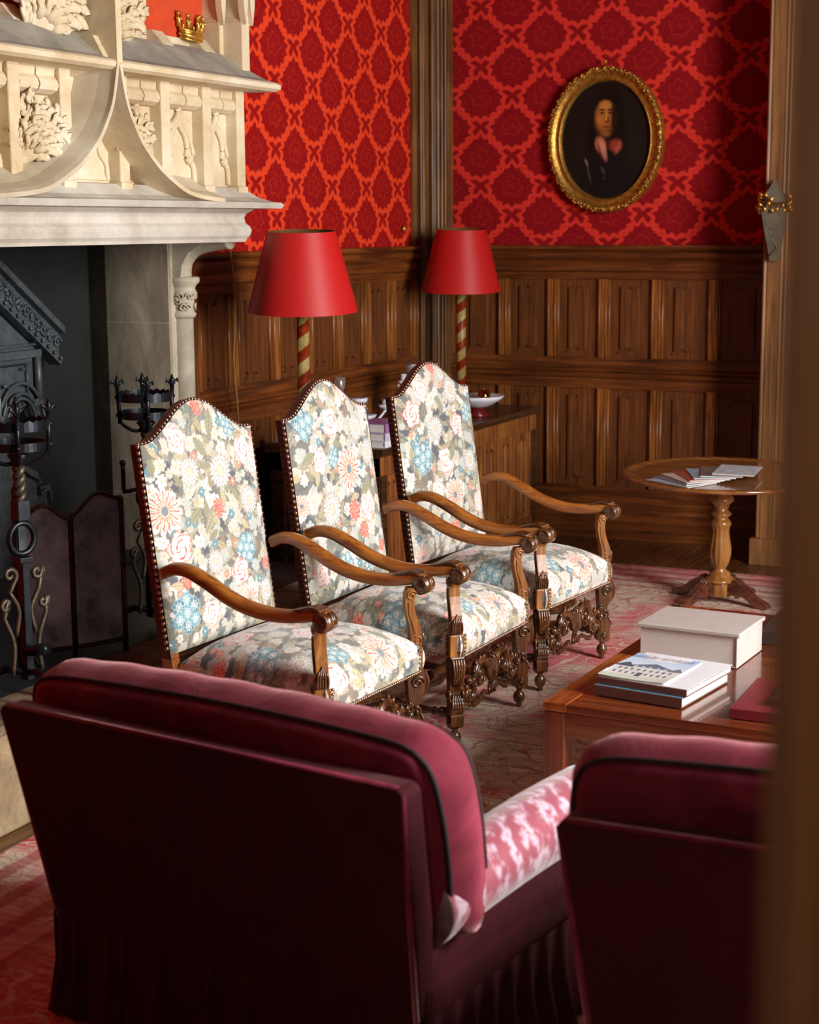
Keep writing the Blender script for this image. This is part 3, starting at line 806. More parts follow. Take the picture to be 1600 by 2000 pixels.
# crown
w = MB(); Xk = -4.385
def crown_pt(a, z_): return (Xk + .05 * cos(a) * 1.0, 6.865 + .080 * sin(a) * (1 + (z_ - 2.86) * 1.3), z_ - .018 * abs(cos(a)) + .02)
for z0, z1, r in ((2.855, 2.862, .008), (2.872, 2.88, .012), (2.895, 2.9, .008)):
    w.tube([crown_pt(-pi / 2 + pi * i / 16, z0) for i in range(17)], r, 6)
for i in range(5):
    a = -pi / 2 + pi * i / 4
    p0 = crown_pt(a, 2.90); p1 = crown_pt(a, 2.96)
    w.tube([p0, p1], [.014, .007], 6); w.ball(p1, .012, 6, 4)
    p2 = crown_pt(a, 2.935); w.ball((p2[0] + .004, p2[1] - .013, p2[2]), .009, 6, 4); w.ball((p2[0] + .004, p2[1] + .013, p2[2]), .009, 6, 4)
    if i < 4:
        am = a + pi / 8; w.tube([crown_pt(am, 2.90), crown_pt(am, 2.925)], [.008, .004], 6)
w.grid(lambda u, v: crown_pt(-pi / 2 + pi * u, 2.855 + .045 * v), 16, 3)
cr = w.build('crown', GOLDC, cp); cr['label'] = 'small gilt crown on the orange-red panel'
# column, capital and swept corbel
colc = (-4.585, 7.055)
w = MB(); w.lathe([(.07, .38), (.07, .42), (.058, .46), (.052, .50), (.050, 1.0), (.050, 1.56)], 24, (colc[0], colc[1], 0)); w.build('column_shaft', STONE_DK, cp)
w = MB(); w.lathe([(.05, 1.555), (.062, 1.565), (.066, 1.578), (.056, 1.59), (.052, 1.60), (.058, 1.65), (.068, 1.69), (.062, 1.70), (.066, 1.715), (.085, 1.735), (.086, 1.755), (.075, 1.76), (.04, 1.76)], 28, (colc[0], colc[1], 0))
R = random.Random(5)
for k in range(26):
    a = k * 2 * pi / 26 + R.uniform(-.05, .05); z0 = R.choice((1.61, 1.64, 1.665)); s_ = R.choice((-1, 1))
    pth = []
    for i in range(10):
        t = i / 9; r = .022 * (1 - t * .75); q = a + s_ * r * cos(t * 7) / .065; zz = z0 + r * sin(t * 7)
        rr = .060 + (zz - 1.6) * .11
        pth.append((colc[0] + rr * cos(q), colc[1] + rr * sin(q), zz))
    w.tube(pth, [.0055] * 10, 5)
w.build('capital', STONE_DK, cp)
w = MB()
# quarter-round corbel leaving the capital and sweeping out under the beam
prof = []
arc = [(-4.585, 1.76), (-4.583, 1.80), (-4.57, 1.845), (-4.53, 1.89), (-4.47, 1.92), (-4.36, 1.94), (-4.30, 1.945)]
pth = cat_curve([(a, 7.05, b) for a, b in arc], 5)
w.tube(pth, [.05 + .0 * i for i in range(len(pth))], 14, 1.0, (0, 1, 0))
w.prism([(-4.66, 1.76), (-4.55, 1.76), (-4.54, 1.82), (-4.50, 1.88), (-4.42, 1.925), (-4.30, 1.94), (-4.66, 1.945)], 6.985, 7.04, 'Y')
w.build('corbel', STONE_DK, cp)
w = MB(); w.box(-4.66, -4.595, 6.965, 7.15, .38, 1.95); w.tube([(-4.60, 6.972, .38), (-4.60, 6.972, 1.93)], .012, 8); w.build('jamb', STONE_DK, cp)

# ------------------------------------------------------------------ fireback
fb = thing('gabled_fireback', 'tall gabled black cast iron fireback with relief inside the fireplace', 'fireback', (0, 0, 0))
fc = 5.865
hw = .70
w = MB()
out = [(fc - .55, .38), (fc + .55, .38), (fc + .66, .70), (fc + .68, .78), (fc + .60, .80), (fc + .58, .86), (fc + .46, .93), (fc + .40, 1.02), (fc + .56, 1.20), (fc + .56, 1.45), (fc, 2.0)]
out = [(fc + .62, .38), (fc + .64, .77), (fc + .57, .77), (fc + .55, .84), (fc + .44, .90), (fc + .37, .98), (fc + .35, 1.08), (fc + .42, 1.15), (fc + .555, 1.20), (fc + .56, 1.44), (fc, 1.83)]
poly = out + [(2 * fc - a, b) for a, b in out[::-1][1:]]
w.prism(poly, -5.09, -5.02, 'X'); w.build('plate', CAST, fb, bevel=.012)
w = MB()
for s_ in (-1, 1):
    # raking cornice
    a0, a1 = (fc + s_ * .70, 1.50), (fc, 2.0)
    for o0, o1, X in ((0, .035, -4.94), (-.11, 0, -4.98), (-.15, -.115, -4.965)):
        w.prism([(a0[0] - s_ * .02 * abs(o0) * 20 * .1, a0[1] + o0), (a1[0], a1[1] + o0), (a1[0], a1[1] + o1), (a0[0], a0[1] + o1)], -5.04, X, 'X')
    for k in range(16):
        t = (k + .5) / 16; y_ = a0[0] + (a1[0] - a0[0]) * t; z_ = a0[1] + (a1[1] - a0[1]) * t
        w.ball((-4.955, y_, z_ - .132), .011, 6, 4)
        w.tube(spiral((-4.975, y_, z_ - .055), .032, .006, k * 1.3, 1.2 * s_, 14), .008, 5)
w.build('raking_cornice', CAST, fb)
w = MB()
w.box(-5.03, -4.985, fc - .57, fc + .57, 1.40, 1.435); w.box(-5.03, -4.995, fc - .55, fc + .55, 1.455, 1.465)
for s_ in (-1, 1):
    w.tube([(-5.0, fc + s_ * .555, 1.19), (-5.0, fc + s_ * .555, 1.41)], .018, 8)
    w.box(-5.03, -4.99, fc + s_ * .54 - .035, fc + s_ * .54 + .035, 1.17, 1.20)
    w.tube([(-5.005, fc + s_ * .48, 1.22), (-5.005, fc + s_ * .48, 1.37)], .005, 6); w.tube([(-5.005, fc - .48, 1.37), (-5.005, fc + .48, 1.37)], .005, 6)
    for r in (.17, .13, .11):
        w.tube([(-5.0, fc + s_ * (.42) + r * cos(t) * -s_, 1.08 + r * 1.2 * sin(t)) for t in [i * pi / 16 for i in range(17)]], .009, 6)
    for k in range(6):
        a = .9 + k * .22
        w.tube(cat_curve([(-5.0, fc + s_ * .2, 1.0), (-4.995, fc + s_ * (.2 + .12 * cos(a)), 1.0 + .14 * sin(a)), (-5.0, fc + s_ * (.2 + .3 * cos(a + .2)), 1.0 + .33 * sin(a + .1))], 5), [.006] * 5 + [.014] * 3 + [.003] * 3, 6, .5)
    w.ball((-4.995, fc + s_ * .44, 1.35), .01, 6, 4); w.ball((-4.995, fc + s_ * .3, 1.28), .012, 6, 4)
    w.tube(cat_curve([(-5.0, fc + s_ * .33, 1.04), (-5.0, fc + s_ * .36, .94), (-5.0, fc + s_ * .44, .86), (-5.0, fc + s_ * .53, .81), (-5.0, fc + s_ * .54, .74), (-5.0, fc + s_ * .61, .735), (-5.0, fc + s_ * .61, .4)], 5), .009, 6)
w.build('relief', CAST, fb)

# ------------------------------------------------------------------ fire screen (folding) in front of the hearth
sc = thing('folding_fire_screen', 'low folding metal fire screen with curved tops on the hearth', 'fire screen')
def screen_panel(p0, p1, h0, hm, h1, name='screen_panel', X=0):
    """panel from p0 to p1 (xy); arched top"""
    n = 14; tops = []
    for i in range(n + 1):
        t = i / n
        z_ = (h0 + (h1 - h0) * t) + (hm - (h0 + h1) / 2) * (.5 - .5 * cos(2 * pi * min(1, t * 1.0)))
        tops.append((p0[0] + (p1[0] - p0[0]) * t, p0[1] + (p1[1] - p0[1]) * t, z_))
    zb = .43
    w = MB()
    vs = []
    for x, y, z_ in tops: vs += [(x, y, zb), (x, y, z_)]
    w.add(vs, [(2 * i, 2 * i + 2, 2 * i + 3, 2 * i + 1) for i in range(n)])
    o = w.build('screen_panel', SHEETMETAL, sc)
    w = MB(); w.tube(tops, .009, 8); w.tube([(p0[0], p0[1], .382), tops[0]], .011, 8); w.tube([(p1[0], p1[1], .382), tops[-1]], .011, 8)
    w.tube([(p0[0], p0[1], zb), (p1[0], p1[1], zb)], .009, 8)
    w.build('screen_rim', IRONB if X else IRON, o)
screen_panel((-3.92, 4.86), (-3.79, 5.02), .93, .985, .925, X=1)
screen_panel((-3.79, 5.02), (-3.70, 5.22), .935, 1.01, .985, X=1)
screen_panel((-4.05, 5.02), (-3.92, 4.86), .93, 1.04, .95)

# ------------------------------------------------------------------ andirons with fire baskets
def fleur(w, p, s=1):
    x, y, z_ = p
    w.tube([(x, y, z_), (x, y, z_ + .035 * s), (x, y, z_ + .06 * s)], [.005 * s, .011 * s, .002 * s], 6)
    for a in (-1, 1):
        w.tube([(x, y, z_ + .01 * s), (x, y + a * .014 * s, z_ + .03 * s), (x, y + a * .026 * s, z_ + .038 * s), (x, y + a * .03 * s, z_ + .026 * s)], [.004, .006, .006, .003], 6)
    w.tube([(x - .01, y, z_ + .012), (x + .01, y, z_ + .012)], .005, 6)
def andiron(name, label, loc, rz):
    a = thing(name, label, 'andiron', loc, rz)   # local z=0 is the hearth top
    Rb = .108; zb, zt = .86, .965
    w = MB()
    for zz, hh, rr in ((zb, .03, Rb * .92), (zt - .035, .036, Rb)):
        n = 40; vs = []; fs = []
        for i in range(n):
            t = 2 * pi * i / n; sc_ = .004 * (1 if i % 2 else -1) if zz > zb else 0
            for r_, z_ in ((rr, zz), (rr, zz + hh + sc_), (rr - .004, zz + hh + sc_), (rr - .004, zz)):
                vs.append((r_ * cos(t), r_ * sin(t), z_))
        for i in range(n):
            j = (i + 1) % n
            for k in range(4): fs.append((i * 4 + k, j * 4 + k, j * 4 + (k + 1) % 4, i * 4 + (k + 1) % 4))
        w.add(vs, fs)
    w.build('basket_hoop', IRON, a)
    w = MB()
    for k in range(4):
        t = pi / 4 + k * pi / 2 + .25; c_, s_ = cos(t), sin(t)
        w.tube([(Rb * .95 * c_, Rb * .95 * s_, zb - .02), (Rb * 1.02 * c_, Rb * 1.02 * s_, zt + .02)], .009, 6)
        w.tube(cat_curve([(0.02 * c_, .02 * s_, zb - .05), (.05 * c_, .05 * s_, zb - .05), (.085 * c_, .085 * s_, zb - .03), (Rb * .95 * c_, Rb * .95 * s_, zb - .01)], 4), .008, 6)
        w.ball((Rb * 1.03 * c_, Rb * 1.03 * s_, zb + .015), .009, 6, 4); w.ball((Rb * 1.05 * c_, Rb * 1.05 * s_, zt - .018), .009, 6, 4)
        fleur(w, (Rb * 1.02 * c_, Rb * 1.02 * s_, zt + .01), 1.0)
    w.build('basket_bars', IRON, a)
    w = MB(); w.lathe([(.012, zb - .06), (.03, zb - .05), (.026, zb - .035), (.04, zb - .02), (.03, zb - .01), (.01, zb - .005)], 14); w.build('cup', IRON, a)
    w = MB()   # twisted shaft
    for k in range(2):
        w.tube([(.012 * cos(q * .9 + k * pi), .012 * sin(q * .9 + k * pi), .66 + .16 * q / 18) for q in range(19)], .013, 6)
    w.build('twisted_shaft', IRONB, a)
    w = MB(); w.cbox(0, 0, .645, .05, .05, .07); w.tube([(.0, .05 * cos(t), .545 + .055 * sin(t)) for t in [i * pi / 10 for i in range(20)]], .012, 8, closed=True, up=(1, 0, 0))
    w.cbox(0, 0, .47, .055, .055, .02); w.cbox(0, 0, .25, .04, .03, .43)
    w.build('post', IRON, a, bevel=.003)
    w = MB()
    for s_ in (-1, 1):
        w.tube(spiral((0, s_ * .055, .42), .005, .028, 0, 1.1, 18, sgn=s_) + cat_curve([(0, s_ * .06, .36), (0, s_ * .025, .29), (0, s_ * .04, .2)], 4), .0095, 6, up=(1, 0, 0))
        w.tube(spiral((0, s_ * .075, .31), .004, .024, 1, 1.0, 16, sgn=s_) + cat_curve([(0, s_ * .085, .27), (0, s_ * .05, .17), (0, s_ * .06, .06)], 4), .0095, 6, up=(1, 0, 0))
    w.build('scrollwork', IRONB, a)
    w = MB()
    for q in (0.0, 2.2, -2.2):
        c_, s_ = cos(q), sin(q)
        w.tube(cat_curve([(.0, 0, .06), (.07 * c_, .07 * s_, .075), (.13 * c_, .13 * s_, .05), (.17 * c_, .17 * s_, .012)], 5), .014, 8)
    w.tube([(0, 0, .14), (.10, .02, .16)], .022, 10)
    w.build('foot', IRON, a)
    return a
andiron('iron_andiron', 'tall black andiron with basket cup standing at the left edge, before the fireback', (-3.70, 4.62, .382), radians(-20))
andiron('iron_andiron', 'tall black andiron with open basket top half hidden behind the first armchair', (-3.84, 5.61, .382), radians(-20))
w = MB(); w.tube([(-3.84, 5.44, 1.075), (-3.84, 5.44, 1.05), (-3.84, 5.44, .975), (-3.84, 5.445, .965), (-3.84, 5.48, .962), (-3.84, 5.60, .962)], .009, 8); w.ball((-3.84, 5.438, 1.08), .013, 8, 5)
for o_ in [o for o in bpy.data.objects if o.name == 'iron_andiron.001']:
    hk = w.build('side_hook', IRON, None); hk.parent = o_
    bpy.context.view_layer.update(); hk.matrix_parent_inverse = (Matrix.Translation((-3.84, 5.61, .382)) @ Matrix.Rotation(radians(-20), 4, 'Z')).inverted()

# ------------------------------------------------------------------ rug
w = MB()
w.box(-3.40, 1.6, 1.3, 9.33, 0.0, .012)
rug = w.build('persian_rug', RUG); tag(rug, 'large faded red and cream patterned rug under the chairs and tables', 'rug')
rroot = rug
w = MB()
R = random.Random(3)
for k in range(430):
    x0 = -3.39 + k * .0116
    w.box(x0, x0 + .005, 9.325, 9.345 + R.random() * .02, .002, .007)
fr = w.build('fringe', plain('cream_fringe', hexc('#b5a794'), .9), rug)

# ------------------------------------------------------------------ upholstered armchair
ch = thing('carved_armchair', 'floral tapestry armchair nearest the camera, first of the three in the row', 'armchair', (-2.56, 5.10, .012), radians(-4.4), 'floral armchairs in a row')
BX = lambda z_: -.640 - (z_ - .5) * .142      # front face of the raked back
def top_z(y):   # outline of the back's crest
    t = abs(y) / .335
    if t > .93: return 1.238
    return 1.238 + .128 * (.5 + .5 * cos(pi * min(1, t / .90))) ** .85
fe_back = [('R', .11, .36, .066), ('c', .10, .13, .075), ('s', .40, .60, .07), ('p', .36, .47, .038), ('s', .56, .47, .06), ('d', .06, .50, .085), ('l', .22, .46, .05, .5), ('c', .50, .30, .06),
           ('R', .44, .22, .058), ('s', .22, .62, .06), ('r', .18, .74, .05), ('p', .33, .84, .03), ('l', .38, .78, .055, 1.2), ('c', .50, .76, .045), ('r', .56, .66, .05, 1), ('s', .30, .28, .05), ('d', .48, .10, .06),
           ('l', .30, .70, .05, 2.2), ('p', .12, .24, .03), ('r', .62, .60, .045, 2), ('r', .24, .10, .05), ('p', .62, .22, .03), ('s', .60, .12, .05)]
NB, MBz = 250, 330
def back_obj(canvas):
    w = MB()
    xs = []; ys = []
    vs = []
    for j in range(MBz + 1):
        for i in range(NB + 1):
            y = -.335 + .67 * i / NB; tz = top_z(y); v_ = j / MBz; z_ = .495 + (tz - .495) * v_
            e = min(1 - abs(y) / .335, (tz - z_) / .3, (z_ - .52) / .3) * .335
            e = max(0, min(.335 - abs(y), tz - z_, z_ - .495))
            puff = .022 * (1 - exp(-e / .03)) + .012 * (1 - exp(-e / .15))
            vs.append((BX(z_) + puff - .004, y, z_)); xs.append(y + .335); ys.append(z_ - .50)
    w.v = vs; k = NB + 1
    w.f = [(j * k + i, j * k + i + 1, (j + 1) * k + i + 1, (j + 1) * k + i) for j in range(MBz) for i in range(NB)]
    w.sm = [True] * len(w.f)
    o = w.build('backrest', TAPESTRY, ch)
    paint(o, xs, ys, canvas)
    return o
bc = floral(.70, .90, 11, fe_back)
bo = back_obj(bc)
# side/top edging: strip round the outline
edge = [(-.335, .48)] + [(-.335, 1.238)] + [(-.335 + .67 * i / 40, top_z(-.335 + .67 * i / 40)) for i in range(1, 40)] + [(.335, 1.238), (.335, .48)]
w = MB(); vs = []; fs = []
for y, z_ in edge: vs += [(BX(z_), y, z_), (BX(z_) - .046, y, z_)]
n = len(edge)
fs = [(2 * i, 2 * i + 1, 2 * i + 3, 2 * i + 2) for i in range(n - 1)] + [tuple(2 * i + 1 for i in range(n)), (0, 1, 2 * n - 1, 2 * n - 2)]
w.add(vs, fs); w.build('back_edging', FABSIDE, ch)
# nails
def nails(w, pts, step, r, nrm):
    P = [Vector(p) for p in pts]; acc = 0; N = Vector(nrm)
    for a, b in zip(P, P[1:]):
        L = (b - a).length; d = acc
        while d < L:
            c = a + (b - a) * (d / L); w.ball(tuple(c + N * r * .3), r, 7, 4); d += step
        acc = d - L
w = MB()
for s_ in (-1, 1):
    nails(w, [(BX(z_) - .010, s_ * .336, z_) for z_ in (.52, .8, 1.0, 1.235)], .0225, .0095, (0, s_, 0))
nails(w, [(BX(z_) - .010, y, z_ + .001) for y, z_ in edge[1:-1]], .0195, .0075, (0, 0, 1))
tag(w.build('back_nailheads', NAIL, ch), kind='stuff')
# seat
fe_seat = [('d', .52, .13, .085), ('c', .30, .20, .06), ('r', .20, .12, .055), ('r', .42, .38, .08), ('c', .14, .42, .07), ('R', .26, .62, .07), ('d', .60, .55, .07), ('s', .66, .30, .06), ('s', .16, .26, .055),
           ('d', .12, .78, .09), ('l', .35, .28, .06, .4), ('s', .50, .70, .06), ('r', .70, .12, .05), ('p', .10, .60, .03), ('c', .78, .45, .06), ('r', .40, .06, .045), ('l', .62, .2, .05, 2), ('s', .34, .48, .05), ('s', .56, .42, .05)]
sc_ = floral(.92, .92, 23, fe_seat)
n = 240; vs = []; xs = []; ys = []
ext = 1.32
for j in range(n + 1):
    for i in range(n + 1):
        s_ = -ext + 2 * ext * i / n; t_ = -ext + 2 * ext * j / n      # s along y, t along x (t=-1 back, +1 front)
        sy = max(-1, min(1, s_)); sx = max(-1, min(1, t_))
        hwid = .295 + .035 * (sx + 1) / 2
        y = sy * hwid; x = -.31 + sx * .315
        ov = max(abs(s_) - 1, abs(t_) - 1, 0)
        dome = .085 * (1 - sy ** 4) ** .8 * (1 - abs(sx) ** 3.2) ** .8 if True else 0
        rr = (1 - max(abs(sy), abs(sx)) ** 18) * .012
        z_ = .462 + dome + rr - (ov / (ext - 1)) * .10
        bul = .010 * sin(pi * min(1, ov / (ext - 1)))
        if ov > 0:
            if abs(s_) >= abs(t_) or abs(s_) > 1: y += bul * (1 if s_ > 0 else -1)
            if abs(t_) > 1: x += bul * (1 if t_ > 0 else -1)
        vs.append((x, y, z_)); xs.append((s_ + ext) / (2 * ext) * .90); ys.append((ext - t_) / (2 * ext) * .90)
w = MB(); w.v = vs; k = n + 1
w.f = [(j * k + i, j * k + i + 1, (j + 1) * k + i + 1, (j + 1) * k + i) for j in range(n) for i in range(n)]; w.sm = [True] * len(w.f)
so = w.build('seat', TAPESTRY, ch); paint(so, xs, ys, sc_)
w = MB()
nails(w, [(.010, -.31, .367), (.010, .31, .367)], .0135, .0068, (1, 0, 0))
for s_ in (-1, 1):
    nails(w, [(-.62, s_ * .303, .367), (-.04, s_ * .334, .367)], .0135, .0066, (0, s_, 0))
    nails(w, [(.014, s_ * .300, .37), (.014, s_ * .300, .455)], .016, .0065, (1, 0, 0))
    nails(w, [(-.048, s_ * .338, .37), (-.048, s_ * .338, .455)], .016, .0065, (0, s_, 0))
tag(w.build('seat_nailheads', NAIL, ch), kind='stuff')
MB().box(-.60, -.02, -.30, .30, .362, .40).build('seat_frame', W_CHAIR, ch)
# rear posts and legs
for s_ in (-1, 1):
    w = MB()
    w.add([(BX(.56) - .005, s_ * .330, .56), (BX(.56) - .052, s_ * .330, .56), (BX(.56) - .052, s_ * .285, .56), (BX(.56) - .005, s_ * .285, .56),
           (-.625, s_ * .325, .38), (-.675, s_ * .325, .38), (-.675, s_ * .280, .38), (-.625, s_ * .280, .38),
           (-.675, s_ * .325, .0), (-.72, s_ * .325, .0), (-.72, s_ * .285, .0), (-.675, s_ * .285, .0)],
          [(0, 1, 2, 3), (0, 4, 5, 1), (1, 5, 6, 2), (2, 6, 7, 3), (3, 7, 4, 0), (4, 8, 9, 5), (5, 9, 10, 6), (6, 10, 11, 7), (7, 11, 8, 4), (8, 11, 10, 9)])
    w.build('rear_leg', W_CHAIR, ch, bevel=.004)
# arms
for s_ in (-1, 1):
    prof = [(-.655, .792), (-.60, .812), (-.54, .808), (-.46, .775), (-.38, .735), (-.30, .708), (-.22, .695), (-.14, .695), (-.06, .705), (-.015, .713), (.02, .706)]
    cc = cat_curve([(x, s_ * .335, z_) for x, z_ in prof], 6)
    w = MB(); vs = []; fs = []; N = len(cc)
    for i, p in enumerate(cc):
        q0 = Vector(cc[max(i - 1, 0)]); q1 = Vector(cc[min(i + 1, N - 1)]); t = (q1 - q0).normalized(); nr = Vector((-t.z, 0, t.x))
        wdt = .024 + .006 * sin(pi * i / N); th = .021
        for a, b in ((-1, -.7), (-.7, -1), (.7, -1), (1, -.7), (1, .5), (.6, 1), (0, 1.15), (-.6, 1), (-1, .5)):
            vs.append((p[0] + nr.x * th * b, p[1] + a * wdt, p[2] + nr.z * th * b))
    m = 9
    for i in range(N - 1):
        for k in range(m): fs.append((i * m + k, i * m + (k + 1) % m, (i + 1) * m + (k + 1) % m, (i + 1) * m + k))
    fs.append(tuple(range(m))); fs.append(tuple(range((N - 1) * m, N * m)))
    w.add(vs, fs, True); arm = w.build('armrest', W_CHAIR, ch)
    # scrolled, reeded hand
    w = MB(); c0 = Vector((.012, s_ * .335, .690))
    for k in range(-2, 3):
        rr = .043 - .0035 * abs(k)
        w.tube(spiral((c0.x, c0.y + k * .0145, c0.z), rr - .006, .010, 2.2, 1.35, 26, 'XZ', -1), [.0068] * 18 + [.006] * 9, 7, 1.0, (0, 1, 0))
    w.lathe([(.012, -.036), (.033, -.03), (.034, 0), (.033, .03), (.012, .036)], 18, tuple(c0), 'Y')
    for k in (-2, -1, 0, 1, 2):   # acanthus ridges trailing back along the arm
        w.tube(cat_curve([(-.115, s_ * .335 + k * .006, .7165), (-.07, s_ * .335 + k * .011, .728), (-.03, s_ * .335 + k * .0125, .737), (.01, s_ * .335 + k * .0125, .730)], 5), [.002] + [.005] * 8 + [.006] * 7, 6)
    w.build('hand_scroll', W_CHAIRD, arm)
# front legs and arm supports, set on the diagonal
for s_ in (-1, 1):
    D = Matrix.Translation((-.022, s_ * .315, 0)) @ Matrix.Rotation(s_ * pi / 4, 4, 'Z')     # local +x looks to the outer corner
    w = MB(); w.M = D
    # support: S-curve outline in (x,z)
    w.prism([(-.020, .455), (.030, .455), (.030, .50), (.026, .53), (.010, .57), (.002, .60), (.000, .635), (.008, .665), (.002, .682), (-.022, .682), (-.032, .66), (-.034, .62), (-.028, .58), (-.018, .54), (-.014, .50)], -.021, .021, 'Y')
    for q in (-1, 1):
        w.tube(spiral((-.010, q * .023, .655), .020, .004, .3, 1.4, 20, 'XZ', 1), .0042, 6, up=(0, 1, 0))
        w.tube(cat_curve([(-.02, q * .022, .63), (-.018, q * .022, .59), (-.006, q * .022, .55), (.004, q * .022, .51)], 5), .0045, 6)
        w.tube(spiral((.012, q * .022, .482), .018, .004, 2.2, 1.2, 18, 'XZ', -1), .004, 6, up=(0, 1, 0))
    w.build('arm_support', W_CHAIRZ, ch, bevel=.006)
    w = MB(); w.M = D
    for k in (-1.6, -.8, 0, .8, 1.6):
        w.tube(cat_curve([(.030, k * .011, .46), (.034, k * .012, .485), (.033, k * .009, .51), (.026, k * .004, .535 - abs(k) * .008)], 4), [.005] * 9 + [.0035] * 4, 6)
    w.build('acanthus_leaf', W_CHAIRD, ch)
    w = MB(); w.M = D; w.box(-.030, .030, -.030, .030, .368, .455)
    w.build('corner_block', W_CHAIRZ, ch, bevel=.004)
    w = MB(); w.M = D
    w.prism([(-.030, .37), (.034, .37), (.044, .35), (.046, .32), (.036, .29), (.020, .265), (.012, .23), (.016, .20), (.030, .175), (.032, .155), (.026, .14), (.030, .135), (.030, .095), (.018, .085), (-.018, .085), (-.030, .095), (-.030, .14), (-.020, .16), (-.026, .19), (-.022, .24), (-.026, .30)], -.025, .025, 'Y')
    w.lathe([(.010, .088), (.014, .080), (.010, .072), (.022, .060), (.026, .045), (.022, .028), (.012, .018), (.012, .004), (.008, 0)], 16)
    for q in (-1, 1):
        w.tube(spiral((.010, q * .027, .325), .026, .004, 0, 1.5, 24, 'XZ', 1), .005, 6, up=(0, 1, 0))
        w.tube(spiral((.004, q * .027, .215), .020, .003, 2, 1.3, 18, 'XZ', -1), .0055, 6, up=(0, 1, 0))
        w.ball((.004, q * .03, .215), .011, 8, 5)
        for k in range(5):
            w.tube([(-.012, q * .027, .118), (-.012 + .03 * cos(-.9 + k * .45), q * .030, .118 + .022 * sin(-.9 + k * .45))], .0035, 5)
    leg = w.build('front_leg', W_CHAIRD, ch)
    w = MB(); w.M = D
    for k in (-2, -1, 0, 1, 2):
        w.tube(cat_curve([(.040, k * .010, .365), (.050, k * .0105, .34), (.050, k * .009, .31), (.036, k * .007, .28), (.022, k * .005, .255)], 4), [.0055] * 13 + [.003] * 4, 6)
        w.tube(cat_curve([(.018, k * .006, .22), (.030, k * .009, .19), (.038, k * .010, .165)], 4), [.003] * 4 + [.006] * 5, 6)
    w.build('leg_carving', W_CHAIRD, leg)
# carved front stretcher
w = MB()
def cscroll(yc, zc, r, a0, turns, sg, th, x=-.015):
    P = spiral((x, yc, zc), r, r * .16, a0, turns, 30, 'YZ', sg)
    w.tube(P, [th * (1.15 - .65 * i / 30) for i in range(31)], 8, 1.0, (1, 0, 0))
    # fluting riding on the scroll and leaf lobes along its back
    w.tube([(p[0] + th * .8, yc + (p[1] - yc) * 1.02, zc + (p[2] - zc) * 1.02) for p in P[:22]], th * .33, 6)
    for i in range(1, 14, 2):
        p = Vector(P[i]); o = (p - Vector((x, yc, zc))).normalized()
        w.tube([tuple(p), tuple(p + o * th * 1.2 + Vector((.006, 0, 0))), tuple(p + o * th * 1.9 + Vector((.0, sg * .008, 0)))], [th * .55, th * .5, th * .2], 6)
    w.ball(P[-1], th * .95, 8, 5)
for s_ in (-1, 1):
    cscroll(s_ * .105, .245, .062, pi / 2 + s_ * 1.2, 1.25, -s_, .017)
    cscroll(s_ * .205, .195, .048, pi / 2 - s_ * .2, 1.2, s_, .014)
    cscroll(s_ * .262, .225, .030, -pi / 2, 1.1, s_, .011)
    w.tube(cat_curve([(-.015, s_ * .03, .15), (-.01, s_ * .07, .165), (-.01, s_ * .12, .145), (-.015, s_ * .17, .135), (-.015, s_ * .24, .16)], 5), [.009] * 10 + [.012] * 5 + [.006] * 6, 7)
    w.tube(cat_curve([(-.02, s_ * .30, .165), (-.015, s_ * .27, .15), (-.015, s_ * .255, .175), (-.02, s_ * .29, .20)], 5), .010, 7)
for k in range(-3, 4):   # central palmette
    a = pi / 2 - k * .30
    w.tube(cat_curve([(-.015, k * .003, .18), (-.004, .035 * cos(a), .18 + .05 * sin(a)), (-.008, .055 * cos(a), .19 + .105 * sin(a)), (-.002, .066 * cos(a), .20 + .112 * sin(a))], 5), [.005] * 5 + [.010] * 6 + [.006] * 5, 6)
for k in range(-2, 3): w.tube([(-.012, k * .006, .18), (-.006, k * .016, .145)], [.008, .005], 6)
w.build('carved_stretcher', W_CHAIRD, ch)
# turned stretchers (H form)
bal = lambda L: [(.012, 0), (.020, .01), (.020, .05), (.011, .06), (.017, .075), (.011, .09), (.014, .12), (.023, L * .32), (.012, L / 2 - .02), (.018, L / 2), (.012, L / 2 + .02), (.023, L * .68), (.014, L - .12), (.011, L - .09), (.017, L - .075), (.011, L - .06), (.020, L - .05), (.020, L - .01), (.012, L)]
for s_ in (-1, 1):
    w = MB(); w.lathe(bal(.62), 14, (-.66, s_ * .30, .135), 'X'); w.build('side_stretcher', W_CHAIRD, ch)
w = MB(); w.lathe(bal(.58), 14, (-.30, -.29, .135), 'Y'); w.build('cross_stretcher', W_CHAIRD, ch)
w = MB(); w.lathe(bal(.58), 14, (-.155, -.29, .262), 'Y'); w.build('front_turned_stretcher', W_CHAIRD, ch)

